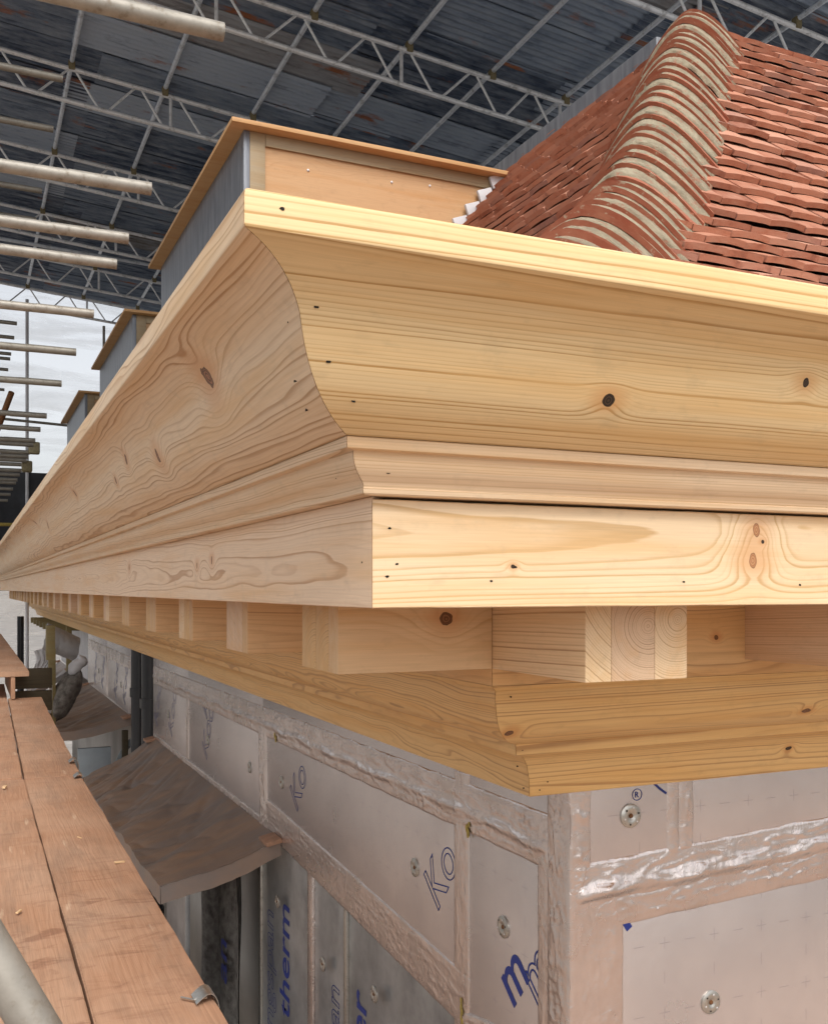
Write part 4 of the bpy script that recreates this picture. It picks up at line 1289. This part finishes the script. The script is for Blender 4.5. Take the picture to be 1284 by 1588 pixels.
# chips and a bent nail lying on the boards
crng = random.Random(9)
def chip(x, y, label, s=0.012):
    bm = box_data(-s, s, -s * 0.3, s * 0.3, 0, s * 0.35, 0.001)
    for v in bm.verts: v.co.x += 0.2 * v.co.y; v.co.z += 0.002 * sin(v.co.x * 300)
    o = bm_obj('wood_chip', bm, W_B[0], None, None, (x, y, DZ + 0.0015), (0, 0, crng.uniform(0, 3)))
    tag(o, label, 'wood chip')
chip(0.135, 4.25, 'pale wood chip near the end of the second board', 0.02)
chip(0.115, 2.60, 'small pale wood chip in the middle of the second board')
chip(0.40, 2.95, 'thin pale splinter on the edge of the board by the membrane', 0.016)
chip(0.325, 3.30, 'tiny pale crumb on the board nearest the wall', 0.007)
t = poly_tube('bent_nail', [(0.375, 1.92, DZ + 0.006), (0.395, 1.895, DZ + 0.007), (0.418, 1.885, DZ + 0.012)], 0.0022, STEEL, None, 6)
tag(t, 'bent nail lying by the curled metal band on the board', 'nail')
# rail tube in the near corner
t = tube('guard_tube', (-0.26, 1.31, 0.125), (0.235, 1.09, -0.79), 0.0243, GALV, None, 24)
tag(t, 'shiny steel tube slanting across the bottom left corner', 'scaffold tube')

# ================================================================== window flaps and bits along the wall
def flap(name, y0, y1, xo, z_in, z_out, label, lip=0.09, seed=0, z_far=None):
    z_far = z_out if z_far is None else z_far
    def fn(u, v):
        y = y0 + u * (y1 - y0)
        w = min(1.0, v / 0.86)
        x = WX - 0.005 - w * (WX - xo)
        fold = 0.050 * noise.noise(Vector((y * 1.5 + w * 0.9, w * 0.8, seed))) + 0.055 * noise.noise(Vector((y * 3.6 + w * 1.6, w * 0.5, seed + 3))) + 0.022 * noise.noise(Vector((y * 9 + w * 3.0, w * 0.9, seed + 5))) - 0.030 * max(0.0, 1.0 - abs(noise.noise(Vector((y * 2.2 + w * 1.8, w * 0.6, seed + 8)))) * 7) - 0.014 * max(0.0, 1.0 - abs(noise.noise(Vector((y * 5 - w * 2.0, w * 2.2, seed + 9)))) * 6)
        zo = z_out + (z_far - z_out) * u
        z = z_in + (zo - z_in) * w + fold * (0.35 + 0.65 * w) * min(1.0, w * 6) * min(1.0, (1 - w) * 3 + 0.45) * min(1.0, 0.35 + u * 4) - 0.022 * sin(pi * w)
        edge = 1.0 - min(1.0, (y - y0) / 0.10)
        if v > 0.86:
            z -= (v - 0.86) / 0.14 * lip
        return (x, y, z)
    t = thing(name, label, 'membrane flap', (WX - 0.2, (y0 + y1) / 2, z_in), 'brown membrane flaps over the window heads')
    def fp(o): o.parent = t; o.location = Vector(o.location) - Vector(t.location); return o
    fp(sheet('membrane', fn, 160, 50, FLAP, None, 0.003))
    # turned-down near edge
    def side(u, v):
        w = u * 0.86
        x, y, z = fn(0.0, w)
        return (x, y - 0.004 - 0.01 * v, z - v * 0.085)
    fp(sheet('folded_edge', side, 24, 4, FLAP, None, 0.003))
    for yy in (y0 + 0.05, y1 - 0.08):
        fp(box('tape_patch', WX - 0.09, WX - 0.004, yy - 0.09, yy + 0.07, z_in - 0.02, z_in + 0.004, ply_tape, None, 0.004, (0, radians(-12), 0)))
    return t
ply_tape = simple('orange_tape', (0.42, 0.24, 0.155), 0.6, 0.1, 0.2, 20.0)
flap('membrane_flap', 5.14, 9.15, 0.905, -1.345, -1.53, 'large brown membrane flap over the nearest window, beside the walkway', seed=1.0, z_far=-1.69)
flap('membrane_flap', 10.45, 14.4, 0.84, -1.31, -1.44, 'smaller brown membrane flap beyond the black pipes', seed=4.0, z_far=-1.55)
flap('membrane_flap', 17.0, 19.0, 0.95, -1.30, -1.65, 'farthest brown membrane flap, tiny under the end of the cornice', seed=7.0)

# black rainwater pipes between the two bays
for i, (x, y) in enumerate(((1.56, 10.06), (1.585, 9.50))):
    t = thing('drainpipe', ['black drainpipe, left of the pair between two window bays', 'black drainpipe, right of the pair, beside the near insulated bay'][i], 'drainpipe', (x, y, GZ), 'black drainpipes on the side wall')
    def dp(o): o.parent = t; o.location = Vector(o.location) - Vector(t.location); return o
    dp(tube('pipe', (x, y, -5), (x, y, -0.5), 0.098 if i else 0.085, BLACK, None, 20))
    for z in (-0.98 - 0.05 * i, -1.9, -3.0):
        dp(tube('socket', (x, y, z - 0.09), (x, y, z), 0.112 if i else 0.098, BLACK, None, 20))

# window opening beside the grey boards: hanging fleece, grey board and curved liner
def fleece(u, v):
    y = 5.72 + u * 1.15; z = -1.46 - v * 1.7
    return (WX - 0.06 + 0.05 * noise.noise(Vector((y * 4, z * 1.1, 2))) + 0.03 * sin(y * 13), y, z)
t = sheet('fleece_curtain', fleece, 24, 30, CLOTH, None, 0.003)
tag(t, 'mottled grey fleece hanging in the window opening below the large flap', 'fleece')
o = letters(wall_l, 'left', 'an', 5.95, -2.42, 0.30, radians(90), outline=False, off=0.10)
t = box('window_board', WX - 0.35, WX - 0.32, 5.95, 6.55, -3.2, -1.75, GREYBOARD, None, 0.003)
tag(t, 'smooth grey board standing beside the fleece under the large flap', 'board')
def liner(u, v):
    a = u * 1.5
    return (1.30 - 0.42 * sin(a), 6.9 + v * 0.16 + 0.5 * u, -1.62 - 0.62 * (1 - cos(a)) * 1.1)
t = sheet('curved_liner', liner, 20, 3, WHITE, None, 0.004)
tag(t, 'pale curved plastic strip glimpsed behind the large flap', 'strip')
# under the second flap
t = box('window_post', 1.02, 1.34, 10.5, 10.56, -3.2, -1.62, BLUEGREY, None, 0.004)
tag(t, 'pale blue grey board upright under the smaller flap', 'board')
def liner2(u, v):
    a = u * 1.45
    return (1.62 - 0.34 * sin(a), 10.44 + 0.02 * v + 0.10 * u, -1.50 - 0.95 * (1 - cos(a)) - 0.10 * v)
t = sheet('curved_liner', liner2, 20, 3, BLUEGREY, None, 0.006)
tag(t, 'pale curved strip beside the black pipes under the smaller flap', 'strip')
t = box('timber_stud', 1.44, 1.50, 10.42, 10.47, -3.2, -1.45, DARKTIMBER, None, 0.003)
tag(t, 'dark timber stud under the smaller flap beside the pipes', 'stud')

# far end under the cornice
for i, y in enumerate((14.9, 15.6, 16.35, 17.1, 17.85, 18.6)):
    o = box('support_block', 1.02, 1.55, y, y + 0.10, -0.60, -0.505, TREATED, None, 0.003)
    o.parent = cornice; o.location = Vector(o.location) - Vector(cornice.location)
wpart(box('insulation_panel', WX + 0.02, WX + 0.10, 14.5, 19.0, -1.3, -0.5, PALESHEET, None, 0.003), wall_l)
for i, (x, y, z0, z1) in enumerate(((0.64, 8.88, -0.60, -0.31), (0.80, 10.9, -2.2, -0.62), (1.28, 14.42, -1.45, -0.52))):
    t = box('timber_post', x - 0.035, x + 0.035, y - 0.05, y + 0.05, z0, z1, TREATED, None, 0.004)
    tag(t, ['olive treated timber post at the end of the walkway', 'farther olive treated timber post behind the dark beams', 'short olive timber post under the cornice beside the grey roll'][i], 'post')
for i, z in enumerate((-0.76, -0.95, -1.15)):
    t = box('timber_beam', 0.33, 0.66, 8.95, 9.0, z - 0.085, z + 0.085, DARKTIMBER, None, 0.006)
    tag(t, ['top dark timber beam of three beyond the walkway end', 'middle dark timber beam of three beyond the walkway end', 'lowest dark timber beam of three beyond the walkway end'][i], 'beam')
def roll(u, v):
    p0, p1, p2, p3 = Vector((0.79, 11.6, -0.41)), Vector((1.13, 11.6, -0.59)), Vector((1.12, 11.6, -0.78)), Vector((0.78, 11.6, -0.63))
    a, b = p0.lerp(p1, u), p3.lerp(p2, u)
    return tuple(a.lerp(b, v) + Vector((0, -0.10 * sin(pi * v) + 0.015 * noise.noise(Vector((u * 9, v * 4, 1))), 0.012 * noise.noise(Vector((u * 6, v * 2, 8))))))
t = sheet('grey_roll', roll, 20, 12, GREYROLL, None, 0.05)
tag(t, 'slumped grey tarpaulin roll under the far cornice', 'tarpaulin')
def bag(u, v):
    a = u * 2 * pi; b = v * pi
    r = 1 + 0.18 * noise.noise(Vector((cos(a) * 1.3, sin(a) * 1.3, b * 0.9 + 4)))
    zz = cos(b)
    return (0.93 + 0.15 * r * sin(b) * cos(a) + 0.10 * zz, 11.0 + 0.2 * r * sin(b) * sin(a), -1.12 + 0.27 * r * zz + 0.02 * noise.noise(Vector((a * 2, b * 5, 5))))
t = sheet('fleece_roll', bag, 36, 24, CLOTH, None, 0.0)
tag(t, 'dark mottled roll of fleece bulging above the smaller flap', 'fleece')
def lining(u, v):
    return (0.745 + 0.02 * sin(u * 2.2) - 0.04 * u + 0.035 * v, 10.62 + 0.05 * v, -0.98 - 0.36 * u)
t = sheet('white_lining', lining, 16, 3, WHITE, None, 0.01)
tag(t, 'white lining edge of the dark fleece roll by the boards', 'lining')
def lump(u, v):
    a = u * 2 * pi; b = v * pi
    r = 1 + 0.3 * noise.noise(Vector((cos(a) * 1.5, sin(a) * 1.5, b)))
    return (1.06 + 0.10 * r * sin(b) * cos(a), 10.95 + 0.07 * r * sin(b) * sin(a), -0.80 + 0.075 * r * cos(b) + 0.04 * cos(a))
t = sheet('white_plastic_bundle', lump, 24, 14, PALESHEET, None, 0.0)
tag(t, 'crumpled white plastic bundle between the grey roll and dark fleece', 'plastic')
def plas(u, v):
    return (0.70 + 0.18 * u + 0.03 * sin(v * 7), 12.2 + 0.04 * noise.noise(Vector((u * 9, v * 5, 3))), -0.72 - v * 0.42 + 0.06 * u)
t = sheet('plastic_sheet', plas, 14, 14, PALESHEET, None, 0.003)
tag(t, 'crumpled pale plastic sheet beside an olive post at the far end', 'plastic')
t = box('grey_cabinet', -0.35, 0.34, 15.4, 15.9, -1.35, -0.36, LEAD, None, 0.01)
tag(t, 'dark grey box standing at the far end of the walkway', 'box')
t = tube('drainpipe', (0.74, 16.2, -2.5), (0.74, 16.2, -0.42), 0.05, BLACK, None, 12)
tag(t, 'thin black pipe far along the side wall under the cornice', 'drainpipe')
